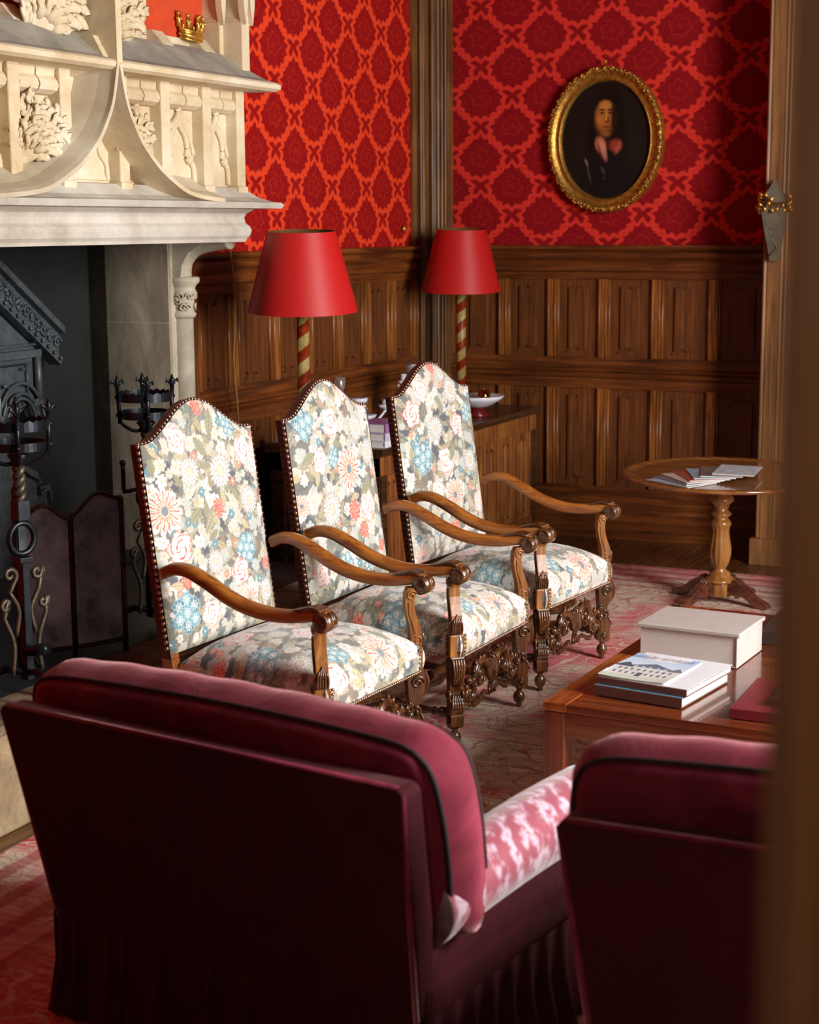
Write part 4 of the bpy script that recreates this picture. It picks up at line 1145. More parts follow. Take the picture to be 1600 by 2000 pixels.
def dup2(src, loc, rz, label, bseed, fb_, sseed):
    r = dup(src, loc, rz, label)
    for c in [c for c in bpy.data.objects if c.parent == r]:
        if c.name.startswith('backrest') or (c.name.startswith('seat') and not c.name.startswith('seat_')):
            c.data = c.data.copy(); isb = c.name.startswith('backrest')
            at = c.data.color_attributes['Col']
            if isb: X_, Y_ = bX, bY; cv = floral(.70, .90, bseed, fb_)
            else: X_, Y_ = sX, sY; cv = floral(.92, .92, sseed, fe_seat)
            q = cv.sample(X_, Y_); at.data.foreach_set('color', np.hstack([q, np.ones((len(q), 1))]).astype(np.float32).ravel())
    return r
bX = np.array([v.co.y + .335 for v in bo.data.vertices]); bY = np.array([v.co.z - .50 for v in bo.data.vertices])
sX, sY = np.array(xs), np.array(ys)
fe2 = [('c', .10, .72, .07), ('r', .30, .70, .06), ('d', .40, .50, .095), ('p', .40, .33, .05), ('r', .52, .33, .06, 1), ('s', .22, .36, .075), ('p', .46, .24, .04), ('R', .46, .82, .05), ('r', .18, .56, .05), ('c', .28, .12, .06), ('l', .10, .58, .05, .3),
       ('c', .28, .56, .04), ('s', .58, .55, .06), ('R', .08, .12, .05), ('d', .02, .40, .05), ('l', .54, .42, .05, 1), ('s', .50, .66, .06), ('s', .12, .28, .05), ('p', .60, .15, .03), ('c', .46, .12, .05), ('r', .6, .74, .04, 2), ('s', .18, .84, .05)]
fe3 = [('R', .10, .66, .065), ('c', .14, .46, .075), ('r', .33, .42, .06), ('d', .38, .26, .085), ('p', .33, .85, .032), ('R', .47, .58, .055), ('s', .28, .58, .06), ('s', .46, .74, .07), ('c', .58, .62, .05), ('r', .24, .30, .05), ('s', .08, .20, .06), ('p', .35, .10, .05),
       ('l', .40, .46, .05, 1), ('r', .20, .76, .05), ('s', .56, .40, .06), ('d', .06, .02, .06), ('l', .34, .68, .05, 2), ('r', .60, .20, .05), ('s', .5, .12, .05), ('c', .2, .14, .04), ('s', .40, .82, .04)]
dup2(ch, (-2.47, 5.98, .012), radians(-1.5), 'floral tapestry armchair in the middle of the row of three', 31, fe2, 41)
dup2(ch, (-2.435, 6.87, .012), radians(-6), 'floral tapestry armchair farthest back, last of the row beside the sideboard', 53, fe3, 61)

# ------------------------------------------------------------------ wine-red love seats in the foreground
def loveseat(label, loc, rz, W, zt=.905, xo=.0, arms=0.0):
    so = thing('velvet_armchair', label, 'sofa', loc, rz)
    h = W / 2
    # back panel: raked, thick, local x along the back, y forward
    w = MB()
    def by(z_): return .13 * (1 - (z_ - .27) / .58) if z_ < .85 else 0
    vs = []; 
    lv = [(.27, .045), (.5, .02), (.84, 0), (.855, .012)]
    for z_, ins in lv:
        b = by(z_); vs += [(-h + ins, b, z_), (h - ins, b, z_), (h - ins, b + .075, z_), (-h + ins, b + .075, z_)]
    fs = [(0, 3, 2, 1), (12, 13, 14, 15)]
    for i in range(3):
        for k in range(4): fs.append((i * 4 + k, i * 4 + (k + 1) % 4, i * 4 + 4 + (k + 1) % 4, i * 4 + 4 + k))
    w.add(vs, fs); bk = w.build('back_panel', VELVETB, so, bevel=.014, seg=3)
    w = MB(); w.tube([(-h + .02, .012, .853), (h - .02, .012, .853)], .008, 8); w.tube([(h - .006, .01, .84), (h - .05, .125, .28)], .007, 8); w.tube([(-h + .006, .01, .84), (-h + .05, .125, .28)], .007, 8)
    w.build('back_piping', VELVET, bk)
    # pleated skirt
    w = MB(); n = 120
    per = []
    for i in range(n + 1):
        t = i / n; xx = (-h + .045) + (W - .09) * t; per.append((xx, .125 - .008 * (1 + sin(i * 1.05)) * (.4 + .6 * (math.sin(i * .37) > 0))))
    vs = []
    for i, (xx, yy) in enumerate(per): vs += [(xx, .13, .285), (xx + (xx / h) * .0, yy, .15), (xx + (xx / h) * .03, yy - .02 + .012 * sin(i * 1.05), .02)]
    w.add(vs, [(3 * i + k, 3 * i + 3 + k, 3 * i + 4 + k, 3 * i + 1 + k) for i in range(n) for k in range(2)], True)
    for sg in (-1, 1):
        vs = []
        for i in range(61):
            yy = .13 + .83 * i / 60; xx = sg * (h - .045 + .02); vs += [(xx, yy, .285), (xx + sg * .01 * sin(i), yy, .15), (xx + sg * (.03 + .012 * sin(i)), yy, .02)]
        w.add(vs, [(3 * i + k, 3 * i + 3 + k, 3 * i + 4 + k, 3 * i + 1 + k) for i in range(60) for k in range(2)], True)
    w.build('skirt', VELVETB, so)
    w = MB(); w.box(-h + .03, h - .03, .14, .95, .25, .36); w.build('seat_base', VELVETB, so, bevel=.02)
    # seat cushion
    w = MB(); seatw = h - .10
    w.grid(lambda u, v: (-seatw + 2 * seatw * u, .24 + .72 * v, .36 + .12 * (1 - abs(2 * u - 1) ** 6) ** .5 * (1 - abs(2 * v - 1) ** 6) ** .5), 40, 30)
    w.build('seat_cushion', ROSEDAM, so)
    # back cushion: boxed, plump, dark welt round both faces
    cw, z0, z1, y0, y1 = h + .01, .47, zt, .205, .355
    def cush(u, v, q):  # q -1 back face, +1 front face
        a = 2 * u - 1; b = 2 * v - 1; e = (1 - abs(a) ** 8) * (1 - abs(b) ** 8)
        x_ = a * cw * (1 - .03 * b * b); z_ = z0 + (z1 - z0) * v + .02 * (1 - a * a) * b
        rk = -.10 * (z_ - z0) / .5
        x_ *= 1 - .030 * max(0, b) ** 10; z_ -= .022 * abs(a) ** 20 * max(0, b) ** 2
        return (x_ + xo, (y0 if q < 0 else y1) + rk + q * (.05 * e ** .5 - .0), z_)
    w = MB(); w.grid(lambda u, v: cush(u, v, -1), 50, 30); w.grid(lambda u, v: cush(1 - u, v, 1), 50, 30)
    rim = [(i / 50, 1) for i in range(50)] + [(1, 1 - i / 30) for i in range(30)] + [(1 - i / 50, 0) for i in range(50)] + [(0, i / 30) for i in range(30)]
    vs = []; m = 7; R = random.Random(2)
    for k, (u, v) in enumerate(rim):
        A = Vector(cush(u, v, -1)); B = Vector(cush(u, v, 1)); O = Vector(((u - .5) * 2, 0, (v - .5) * 2)); 
        if abs(O.x) < .999: O.x = 0
        if abs(O.z) < .999: O.z = 0
        if O.length: O.normalize()
        for i in range(m):
            t = i / (m - 1); vs.append(tuple(A.lerp(B, t) + O * (.030 * sin(pi * t) + .0022 * sin(k * .8) * sin(pi * t))))
    N = len(rim)
    w.add(vs, [(k * m + i, k * m + i + 1, ((k + 1) % N) * m + i + 1, ((k + 1) % N) * m + i) for k in range(N) for i in range(m - 1)], True)
    cu = w.build('back_cushion', VELVET, so)
    w = MB(); w.tube([cush(u, v, -1) for u, v in rim], .0075, 8, closed=True); w.tube([cush(u, v, 1) for u, v in rim], .0065, 8, closed=True)
    w.build('welt', WELT, cu)
    # rolled arms
    for sg in (-1, 1):
        w = MB(); pr = [(-.10, .42), (-.10, .50), (-.085, .555), (-.05, .585), (0.0, .60), (.045, .585), (.075, .55), (.08, .50), (.055, .455), (.02, .425)]
        n = 24
        P = cat_curve([(a, b, 0) for a, b in pr], 4); m = len(P); vs = []; fs = []
        for j in range(n + 1):
            t = j / n; yy = .175 + .80 * t
            rise = .03 * t + .02 * sin(pi * t)
            for a, b, _ in P:
                k = (b - .27) / .33
                vs.append((sg * (h - (.065 if sg > 0 else .10) + a * (1 + .12 * t)), yy, b + rise * k))
        for j in range(n):
            for i in range(m - 1): fs.append((j * m + i, j * m + i + 1, (j + 1) * m + i + 1, (j + 1) * m + i))
        fs.append(tuple(range(m))); fs.append(tuple(range(n * m, (n + 1) * m)))
        w.add(vs, fs, True)
        w.build('arm', ROSEDAM, so)
        w = MB(); w.box(*sorted((sg * (h - .14), sg * (h - .045))), .18, .94, .25, .47); w.build('arm_base', VELVETB, so, bevel=.01)
    return so
loveseat('wine red velvet seat seen from behind at lower left, nearest the fireplace', (-2.011, 3.04, 0), -radians(8.0), 1.186, .905, -.005)
loveseat('wine red velvet seat seen from behind at lower right, beside the door jamb', (-.486, 2.935, 0), radians(.8), 1.186, .955, .0)

# ------------------------------------------------------------------ coffee table
ct = thing('coffee_table', 'low square mahogany coffee table holding the art books', 'table', (-1.888, 5.0, .012), -radians(2.0))
TW, TL, TH = 1.12, 1.56, .438
w = MB(); fwid = .085
BORD = (wood('mahogany_border', hexc('#4e230e'), hexc('#85441d'), hexc('#a25b2a'), 'Y', .25, 1, .4))
for x0 in (0, TW - fwid): MB().box(x0, x0 + fwid, 0, TL, TH - .03, TH).build('border_board', BORD, ct, bevel=.003)
MB().box(fwid + .001, TW - fwid - .001, 0.0, TL, TH - .03, TH - .0015).build('table_top', W_TABLE, ct, bevel=.002)
w = MB(); w.box(.004, TW - .004, .004, .03, TH - .115, TH - .031); w.box(.004, TW - .004, TL - .03, TL - .004, TH - .115, TH - .031)
w.box(.004, .03, .03, TL - .03, TH - .115, TH - .031); w.box(TW - .03, TW - .004, .03, TL - .03, TH - .115, TH - .031); w.build('apron', W_TABLE, ct, bevel=.003)
for x0 in (.0, TW - .075):
    for y0 in (.0, TL - .075):
        MB().box(x0 + .002, x0 + .075, y0 + .002, y0 + .075, 0, TH - .031).build('leg', W_TABLEZ, ct, bevel=.004)

def book(name, label, corner, ax, ay, w_, d_, h_, mats, cat='book', group=None, spine='front', cover_t=.004, cv=None, soft=False):
    """corner: near-left bottom; ax unit vector (right), ay = perpendicular (away)"""
    rz = atan2(ax[1], ax[0])
    b = thing(name, label, cat, corner, rz, group)
    cov, = mats[:1]
    o = .004
    if soft:
        MB().box(0.002, w_ - .002, .002, d_ - .002, .001, h_ - .001).build('pages', PAPER, b)
    else:
        MB().box(o if spine != 'left' else .006, w_ - o, o if spine != 'front' else .006, d_ - o, cover_t, h_ - cover_t).build('pages', PAPER, b)
    w = MB(); w.box(0, w_, 0, d_, 0, cover_t); w.box(0, w_, 0, d_, h_ - cover_t, h_)
    if spine == 'front': w.box(0, w_, -.001, .004, 0, h_)
    if spine == 'back': w.box(0, w_, d_ - .004, d_ + .001, 0, h_)
    if spine == 'left': w.box(-.001, .004, 0, d_, 0, h_)
    if spine == 'right': w.box(w_ - .004, w_ + .001, 0, d_, 0, h_)
    w.build('cover', cov, b, bevel=.0012)
    return b
def dirv(p, q):
    d = Vector((q[0] - p[0], q[1] - p[1])); L = d.length; return (d.x / L, d.y / L), L
TZ = .452
C_GREY = plain('taupe_cover', hexc('#b3aaa4'), 0.35, 0, .04); C_BROWN = plain('brown_cover', hexc('#6d5148'), 0.3); C_BLUE = plain('blue_cover', hexc('#5f90ad'), 0.3)
C_RED = plain('dark_red_cover', hexc('#6e2229'), 0.25); C_DK = plain('dark_cover', hexc('#31302f'), .3); C_WHITE = plain('white_cover', hexc('#d7d8dc'), .25, 0, .03)
C_PURP = plain('mauve_cover', hexc('#9a62a0'), .4); C_LIL = plain('lilac_cover', hexc('#b7b3c9'), .4)
ax, L = dirv((-1.761, 5.669), (-1.404, 5.649))
b = book('art_book', 'very thick taupe art book lying closed at the middle of the coffee table', (-1.772, 5.675, TZ), ax, None, .365, .30, .125, [C_GREY], spine='right')
# its overhanging upper board and spine
w = MB(); w.box(-.008, .375, -.006, .306, .112, .127); w.build('upper_board', C_GREY, b, bevel=.003)
ax, L = dirv((-1.756, 5.135), (-1.445, 5.09))
b1 = book('art_book', 'brown-spined book with blue cover, bottom of the stack at the table corner', (-1.758, 5.138, TZ), ax, None, .318, .385, .034, [C_BROWN])
w = MB(); w.box(.0, .318, .002, .385, .0335, .0355); w.build('blue_face', C_BLUE, b1)
b2 = book('art_book', 'white-topped hardback lying on the blue book under the magazine', (-1.748, 5.150, TZ + .036), ax, None, .320, .375, .024, [C_BROWN])
w = MB(); w.box(.0, .320, .003, .375, .0235, .0255); w.build('white_face', C_WHITE, b2)
# magazine with a country house on its cover
mg = thing('history_magazine', 'blue-white magazine showing a country house, on top of the book stack', 'magazine', (-1.752, 5.152, TZ + .0625), atan2(ax[1], ax[0]) + .03)
mw, md = .24, .335
cv = Canvas(mw, md, .0015, rgb('#c9d6e2'))
X_, Y_ = cv.X / mw, cv.Y / md
sky = np.clip(Y_, 0, 1)[..., None]; cv.a[:] = rgb('#e4e9ee') * (1 - sky) + rgb('#a9bfd6') * sky
rs = np.random.RandomState(4)
def rect(x0, x1, y0, y1, c, k=1.0):
    m = ((X_ >= x0) & (X_ <= x1) & (Y_ >= y0) & (Y_ <= y1)).astype(float)[..., None] * k; cv.a[:] = cv.a * (1 - m) + rgb(c) * m
rect(0.05, 1, .12, .46, '#cdcac6')
m = ((Y_ > .46) & (Y_ < .66 - np.abs(X_ - .5) * .5) & (np.abs(X_ - .5) < .34)).astype(float)[..., None]; cv.a[:] = cv.a * (1 - m) + rgb('#5d6b7d') * m
m = ((Y_ > .42) & (Y_ < .62 - np.abs(X_ - .12) * 1.2) & (np.abs(X_ - .12) < .15)).astype(float)[..., None]; cv.a[:] = cv.a * (1 - m) + rgb('#4a5868') * m
m = ((Y_ > .42) & (Y_ < .58 - np.abs(X_ - .9) * 1.2) & (np.abs(X_ - .9) < .14)).astype(float)[..., None]; cv.a[:] = cv.a * (1 - m) + rgb('#66727f') * m
for i in range(9):
    for j in range(2): rect(.10 + i * .095, .135 + i * .095, .17 + j * .14, .25 + j * .14, '#596a7c')
for i in range(5): rect(.27 + i * .11, .30 + i * .11, .47, .52, '#c3ccd6')
rect(.46, .54, .12, .26, '#4d5a66'); rect(0, 1, .0, .12, '#b9c1b4')
w = MB(); nn, mm = 110, 150; xs = []; ys = []
def mgz(u, v): 
    return .004 + .0035 * (abs(u - .5) * 2) ** 3 * (1 if v < .25 else .4) + .002 * sin(v * 5)
vs = [(mw * i / nn, md * j / mm, mgz(i / nn, j / mm)) for j in range(mm + 1) for i in range(nn + 1)]
w.v = vs; k = nn + 1; w.f = [(j * k + i, j * k + i + 1, (j + 1) * k + i + 1, (j + 1) * k + i) for j in range(mm) for i in range(nn)]; w.sm = [True] * len(w.f)
o = w.build('cover', PRINTED, mg); paint(o, [p[0] for p in vs], [p[1] for p in vs], cv)
MB().box(.002, mw - .002, .002, md - .002, 0, .0025).build('pages', PAPER, mg)
tc = bpy.data.curves.new('title', 'FONT'); tc.body = 'DEMEURE HISTORIQUE'; tc.size = .0272; tc.extrude = .0002; tc.align_x = 'CENTER'; tc.space_character = 1.02
to = bpy.data.objects.new('title', tc); COL.objects.link(to); bpy.context.view_layer.update()
tm = bpy.data.meshes.new_from_object(to.evaluated_get(bpy.context.evaluated_depsgraph_get())); bpy.data.objects.remove(to)
xm = max(v.co.x for v in tm.vertices) - min(v.co.x for v in tm.vertices)
to = bpy.data.objects.new('title_lettering', tm); COL.objects.link(to); to.parent = mg; to.location = (mw / 2, md * .83, .0078); to.scale = (min(1, .225 / xm), 1.15, 1)
tm.materials.clear(); tm.materials.append(plain('title_ink', hexc('#4b5f96'), .5, bump=0))
bpy.data.curves.remove(tc)
# red books at the right of the table
ax = (cos(radians(1)), sin(radians(1)))
book('art_book', 'dark red book lying at the near right side of the coffee table', (-1.278, 5.055, TZ), ax, None, .36, .40, .032, [C_RED])
book('art_book', 'small dark book lying on the dark red book', (-1.165, 5.13, TZ + .033), ax, None, .22, .24, .022, [C_DK])
book('art_book', 'grey-topped dark book lying at the far right side of the coffee table', (-1.425, 6.04, TZ), (cos(.02), sin(.02)), None, .34, .40, .045, [C_DK])
book('art_book', 'thin dark red folder lying at the far left of the coffee table', (-1.745, 6.12, TZ), (cos(-.03), sin(-.03)), None, .30, .36, .010, [C_RED])

# ------------------------------------------------------------------ round tripod table
RT = (-2.235, 8.56)
rt = thing('round_pedestal_table', 'round wooden pedestal table holding fanned magazines near the panelled wall', 'table', (RT[0], RT[1], .013))
tilt = Matrix.Rotation(radians(1.6), 4, Vector((.90, .42, 0)).normalized())
w = MB(); w.M = Matrix.Translation((0, 0, .69)) @ tilt
w.lathe([(.02, -.028), (.44, -.026), (.505, -.018), (.525, -.010), (.530, -.003), (.524, .004), (.508, .007), (.498, .003), (.485, .003), (.478, -.001), (.45, -.002), (.0, -.002)], 72)
w.build('table_top', W_ROUND, rt)
w = MB(); w.lathe([(.09, .662), (.095, .650), (.05, .635), (.042, .60), (.040, .585), (.062, .565), (.065, .55), (.045, .53), (.034, .50), (.05, .485), (.055, .475), (.036, .46), (.040, .45), (.052, .435), (.055, .425), (.048, .41),
                   (.044, .385), (.050, .34), (.058, .29), (.058, .26), (.048, .215), (.034, .19), (.030, .18), (.052, .165), (.056, .15), (.07, .135), (.085, .125), (.085, .115), (.06, .112)], 48, flute=12, fl=(.20, .42))
w.build('pedestal', W_ROUNDZ, rt)
w = MB(); w.lathe([(.066, .112), (.068, .105), (.068, .045), (.06, .035), (.02, .03)], 8); w.build('hub', W_ROUNDZ, rt)
for q in (2.75, -.30, -2.1, 1.2):
    w = MB(); w.M = Matrix.Rotation(q, 4, 'Z')
    sil = cat_curve([(.05, .11, 0), (.08, .118, 0), (.105, .135, 0), (.125, .115, 0), (.17, .095, 0), (.22, .055, 0), (.27, .035, 0), (.30, .02, 0), (.295, .003, 0), (.24, .003, 0), (.20, .022, 0), (.165, .045, 0), (.13, .050, 0), (.115, .035, 0), (.10, .05, 0), (.05, .045, 0)], 3)
    w.prism([(a, b) for a, b, _ in sil], -.022, .022, 'Y')
    for y_ in (-.018, 0, .018): w.tube([(a, y_, b) for a, b, _ in sil[3:22]], .006, 6)
    w.build('foot', W_FOOT, rt, bevel=.006)
cols = ['#9fb0bf', '#6b6e74', '#c9b6a4', '#9d4a44', '#8ea9b5', '#7b6a60', '#c7ccd2']
pos = [(-2.185, 8.275), (-2.17, 8.285), (-2.15, 8.295), (-2.125, 8.31), (-2.10, 8.325), (-2.07, 8.345), (-2.02, 8.37)]
names = ['pale blue glossy magazine, lowest of the fan on the round table', 'grey magazine second from the bottom of the fan on the round table', 'beige magazine third from the bottom of the fan on the round table', 'red-marked magazine in the middle of the fan on the round table',
         'blue-grey magazine just right of the red one in the fan', 'brown magazine second from the top of the fan on the round table', 'whitish magazine lying uppermost at the right of the fan']
for i in range(7):
    a = radians(62 - 9.5 * i); px, py = pos[i]
    # plane of the tilted top
    m = thing('fanned_magazine', names[i], 'magazine', (px, py, 0), 0, 'magazines fanned on the round table')
    loc = Vector((px - RT[0], py - RT[1], 0)); 
    Mt = Matrix.Translation((RT[0], RT[1], .702)) @ tilt @ Matrix.Translation((loc.x, loc.y, .0015 + i * .0052)) @ Matrix.Rotation(a, 4, 'Z')
    m.matrix_world = Mt
    MB().box(-.215, -.002, .002, .293, .0, .0036).build('pages', PAPER, m)
    C = plain('magazine_cover_%s' % 'abcdefg'[i], hexc(cols[i]), .25, 0, .25, 30, 0)
    MB().box(-.217, 0, 0, .295, .0036, .0046).build('cover', C, m)

# ------------------------------------------------------------------ sideboard along the left wall
sb = thing('oak_sideboard', 'long oak sideboard with carved ends along the left wall, behind the chairs', 'sideboard', (0, 0, 0))
SX0, SX1, SY0, SY1 = -4.54, -3.83, 7.75, 10.06
w = MB(); w.prism([(SX0, .80), (SX1 - .03, .80), (SX1 - .01, .812), (SX1, .825), (SX1, .85), (SX0, .85)], SY0, SY1, 'Y'); w.build('top', W_SIDED, sb, bevel=.006)
w = MB(); w.box(SX0 + .02, SX1 - .05, SY0 + .05, SY1 - .04, .08, .80); w.build('carcass', W_SIDED, sb)
w = MB(); w.box(SX1 - .055, SX1 - .025, SY0 + .03, SY1 - .02, .70, .80); w.box(SX1 - .055, SX1 - .025, SY0 + .03, SY1 - .02, .06, .14); w.build('rail', W_SIDE, sb, bevel=.004)
ny = 8
for i in range(ny + 1):
    yy = SY0 + .06 + (SY1 - SY0 - .12) * i / ny
    if i in (0, ny, 4): MB().box(SX1 - .06, SX1 - .018, yy - .035, yy + .035, 0, .70).build('leg', W_SIDED, sb, bevel=.004)
for i in range(ny):
    y0 = SY0 + .07 + (SY1 - SY0 - .14) * i / ny; y1 = SY0 + .07 + (SY1 - SY0 - .14) * (i + 1) / ny
    w = MB(); T = lambda a, o_, z_: (SX1 - .05 + o_, a, z_)
    linenfold(w, 'y', y0 + .03, y1 - .03, .14, .70, T)
    for yy in (y0 + .015, y1 - .015): w.box(SX1 - .055, SX1 - .03, yy - .02, yy + .02, .14, .70)
    w.build('door', W_SIDE, sb, bevel=.003)
w = MB()
w.box(SX0 + .02, SX0 + .10, SY0 + .02, SY0 + .06, 0, .8); w.box(SX1 - .12, SX1 - .03, SY0 + .02, SY0 + .06, 0, .8); w.box(SX0 + .02, SX1 - .03, SY0 + .02, SY0 + .06, .70, .80); w.box(SX0 + .02, SX1 - .03, SY0 + .02, SY0 + .06, .08, .16)
T2 = lambda a, o_, z_: (a, SY0 + .05 - o_, z_)
for k in range(2):
    a0 = SX0 + .12 + k * .25; linenfold(w, 'x', a0, a0 + .22, .17, .69, T2)
w.build('end_panel', W_SIDED, sb, bevel=.003)

# lamps: spiral columns with red shades
def lamp(label, x, y, z0, q=1.0):
    L = thing('table_lamp' if z0 > .5 else 'floor_lamp', label, 'lamp', (x, y, z0))
    H = 1.98 - z0
    w = MB(); w.lathe([(.030, .06 if z0 > .5 else .06)] + [(.030, H - .37 + 0)], 24); w.lathe([(.030, .05), (.030, H - .30)], 24); w.build('column', SPIRAL, L)
    w = MB(); w.lathe([(.11, 0), (.115, .012), (.105, .022), (.085, .03), (.06, .036), (.045, .05), (.034, .06), (.02, .065)], 28); w.build('base', GOLDF, L)
    w = MB(); w.lathe([(.032, H - .31), (.034, H - .30), (.012, H - .285), (.008, H - .25), (.008, H - .03), (.02, H - .02)], 14)
    for k_ in range(3): w.tube([(0, 0, H - .02), (.155 * cos(k_ * 2.09), .155 * sin(k_ * 2.09), H - .012)], .003, 6)
    w.build('lamp_fitting', GOLDF, L)
    w = MB(); sg = 64; vs = []
    TL_ = Matrix.Translation((0, 0, H - .19)) @ Matrix.Rotation(radians(3.2), 4, Vector((.89, .45, 0))) @ Matrix.Translation((0, 0, .19 - H)); w.M = TL_
    prof = [(.252 * q, H - .385 + .03 * (1 - q)), (.203 * q, H - .19), (.156 * q, H)]
    for r, z_ in prof:
        for k in range(sg): vs.append((r * cos(2 * pi * k / sg), r * sin(2 * pi * k / sg), z_))
    w.add(vs, [(i * sg + k, i * sg + (k + 1) % sg, (i + 1) * sg + (k + 1) % sg, (i + 1) * sg + k) for i in range(2) for k in range(sg)], True)
    sh = w.build('lamp_shade', SHADE, L)
    w = MB(); w.M = TL_; vs = [(p[0] * .985, p[1] * .985, p[2]) for p in vs]
    w.add(vs, [(i * sg + k, (i + 1) * sg + k, (i + 1) * sg + (k + 1) % sg, i * sg + (k + 1) % sg) for i in range(2) for k in range(sg)], True)
    w.build('shade_lining', SHADEIN, sh)
    return L
lamp('red-shaded lamp on spiral column at the far end of the sideboard, near the corner post', -4.245, 9.73, .85)
l1 = lamp('red-shaded lamp on striped spiral column, the nearer of the two, behind the middle armchair', -3.985, 7.195, 0.0, 1.075)
l1['category'] = 'lamp'
# cords
w = MB(); w.tube(cat_curve([(-4.58, 7.50, 1.93), (-4.565, 7.52, 1.6), (-4.57, 7.50, 1.3), (-4.56, 7.515, 1.0), (-4.58, 7.50, .6), (-4.57, 7.5, .2), (-4.55, 7.48, .01)], 6), .0042, 6)
tag(w.build('hanging_cord', plain('pale_cord', hexc('#a8854e'), .6)), 'thin pale cord hanging down the left panelling beside the column', 'cord')
w = MB(); w.tube(cat_curve([(-4.57, 8.30, 1.5), (-4.55, 8.28, 1.2), (-4.56, 8.18, 1.0), (-4.57, 8.12, .93), (-4.57, 8.08, .86)], 6), .004, 6)
tag(w.build('lamp_cord', plain('brown_cord', hexc('#5f3f22'), .6)), 'thin brown cord drooping down the panelling behind the striped lamp', 'cord')

# crystal and china on the sideboard
def goblet(name, label, x, y, h, r, cat='glassware'):
    g = thing(name, label, cat, (x, y, .85))
    w = MB(); w.lathe([(r * .8, 0), (r * .8, .006), (r * .2, .02), (r * .16, h * .3), (r * .35, h * .36), (r * .16, h * .42), (r * .55, h * .52), (r, h * .62), (r * 1.05, h * .8), (r * 1.2, h), (r * 1.12, h), (r * .95, h * .8), (r * .85, h * .64), (r * .2, h * .54)], 20, flute=10, fl=(h * .5, h * .99)); w.build('bowl_and_stem', GLASS, g)
    return g
g = thing('crystal_candelabrum', 'tall cut crystal candelabrum on the sideboard left of the third armchair', 'glassware', (-4.2, 9.03, .85))
w = MB(); w.lathe([(.07, 0), (.075, .01), (.03, .03), (.02, .08), (.035, .12), (.018, .15), (.03, .22), (.055, .24), (.06, .27), (.09, .30), (.10, .345), (.02, .32)], 20, flute=14, fl=(.2, .345)); w.build('stem', GLASS, g)
w = MB()
for k in range(5):
    a = k * 1.257 + .3; w.tube(cat_curve([(0, 0, .2), (.06 * cos(a), .06 * sin(a), .17), (.12 * cos(a), .12 * sin(a), .22)], 5), .007, 6)
    w.lathe([(.008, .22), (.035, .235), (.037, .245), (.016, .245), (.018, .285), (.012, .285)], 12, (.12 * cos(a), .12 * sin(a), 0))
    for j in range(4): w.ball((.12 * cos(a) + .033 * cos(j * 1.6), .12 * sin(a) + .033 * sin(j * 1.6), .215), .007, 6, 4, (1, 1, 1.8))
w.build('arm', GLASS, g)
w = MB(); w.lathe([(.09, .342), (.104, .345), (.104, .353), (.09, .356), (.01, .352)], 20); w.build('silver_rim', plain('silver', hexc('#c5c3c0'), .2, 1.0, .05), g)
g = thing('crystal_centrepiece', 'low branching crystal centrepiece on the sideboard between second and third armchairs', 'glassware', (-4.26, 8.33, .85))
w = MB(); w.lathe([(.08, 0), (.085, .01), (.03, .03), (.025, .06), (.09, .09), (.10, .105), (.06, .10), (.03, .12), (.02, .17), (.045, .18), (.05, .20), (.02, .19)], 20)
for k in range(4):
    a = k * 1.57 + .5; w.tube(cat_curve([(0, 0, .08), (.09 * cos(a), .09 * sin(a), .07), (.15 * cos(a), .15 * sin(a), .13)], 5), .007, 6)
    w.lathe([(.008, .13), (.04, .15), (.042, .16), (.018, .16), (.02, .19), (.014, .19)], 12, (.15 * cos(a), .15 * sin(a), 0))
w.build('crystal_body', GLASS, g)
goblet('crystal_goblet', 'small crystal goblet on the sideboard between the crystal centrepiece and candelabrum', -4.02, 8.62, .22, .045)
g = thing('silver_cup', 'tiny silver cup rim just above the crest of the middle armchair', 'cup', (-4.3, 8.17, .85))
w = MB(); w.lathe([(.035, 0), (.012, .02), (.01, .22), (.02, .25), (.032, .28), (.034, .33), (.030, .33), (.01, .28)], 18); w.build('cup_body', plain('silvered_glass', hexc('#c9c2b4'), .15, .8, .05), g)
g = thing('china_bowl', 'white china bowl on a red foot at the right end of the sideboard', 'bowl', (-3.98, 9.37, .85))
w = MB(); w.lathe([(.05, .055), (.09, .07), (.14, .10), (.165, .125), (.160, .128), (.12, .105), (.05, .075), (.0, .07)], 36); w.build('bowl', CHINA, g)
w = MB(); w.lathe([(.07, 0), (.075, .01), (.045, .03), (.045, .055), (.03, .06)], 24); w.build('foot', plain('dark_red_glaze', hexc('#5c0f12'), .25), g)
g = thing('bronze_ball', 'shiny bronze ball resting in the white china bowl', 'ornament', (-3.95, 9.40, .925))
w = MB(); w.ball((0, 0, .045), .042, 20, 12); w.lathe([(.006, .085), (.012, .09), (.004, .10)], 10); w.build('ball', plain('polished_bronze', hexc('#a9713d'), .12, 1.0, .05), g)
bz = .85
for k, (c_, hh, lb) in enumerate(((C_WHITE, .035, 'white book, lowest of the small stack on the sideboard'), (C_LIL, .04, 'lilac-grey book in the middle of the stack on the sideboard'), (C_PURP, .05, 'mauve book on top of the stack on the sideboard'))):
    book('guide_book', lb, (-4.02, 7.80 + .004 * k, bz), (1, 0), None, .18, .26, hh, [c_], spine='right'); bz += hh + .0005
w = MB(); w.box(-4.50, -4.47, 7.79, 7.85, .851, .90); w.box(-4.51, -4.46, 7.78, 7.86, .851, .858)
tag(w.build('card_holder', plain('clear_grey_card', hexc('#8e8a80'), .3), bevel=.003), 'tiny card holder at the left end of the sideboard top', 'card holder')

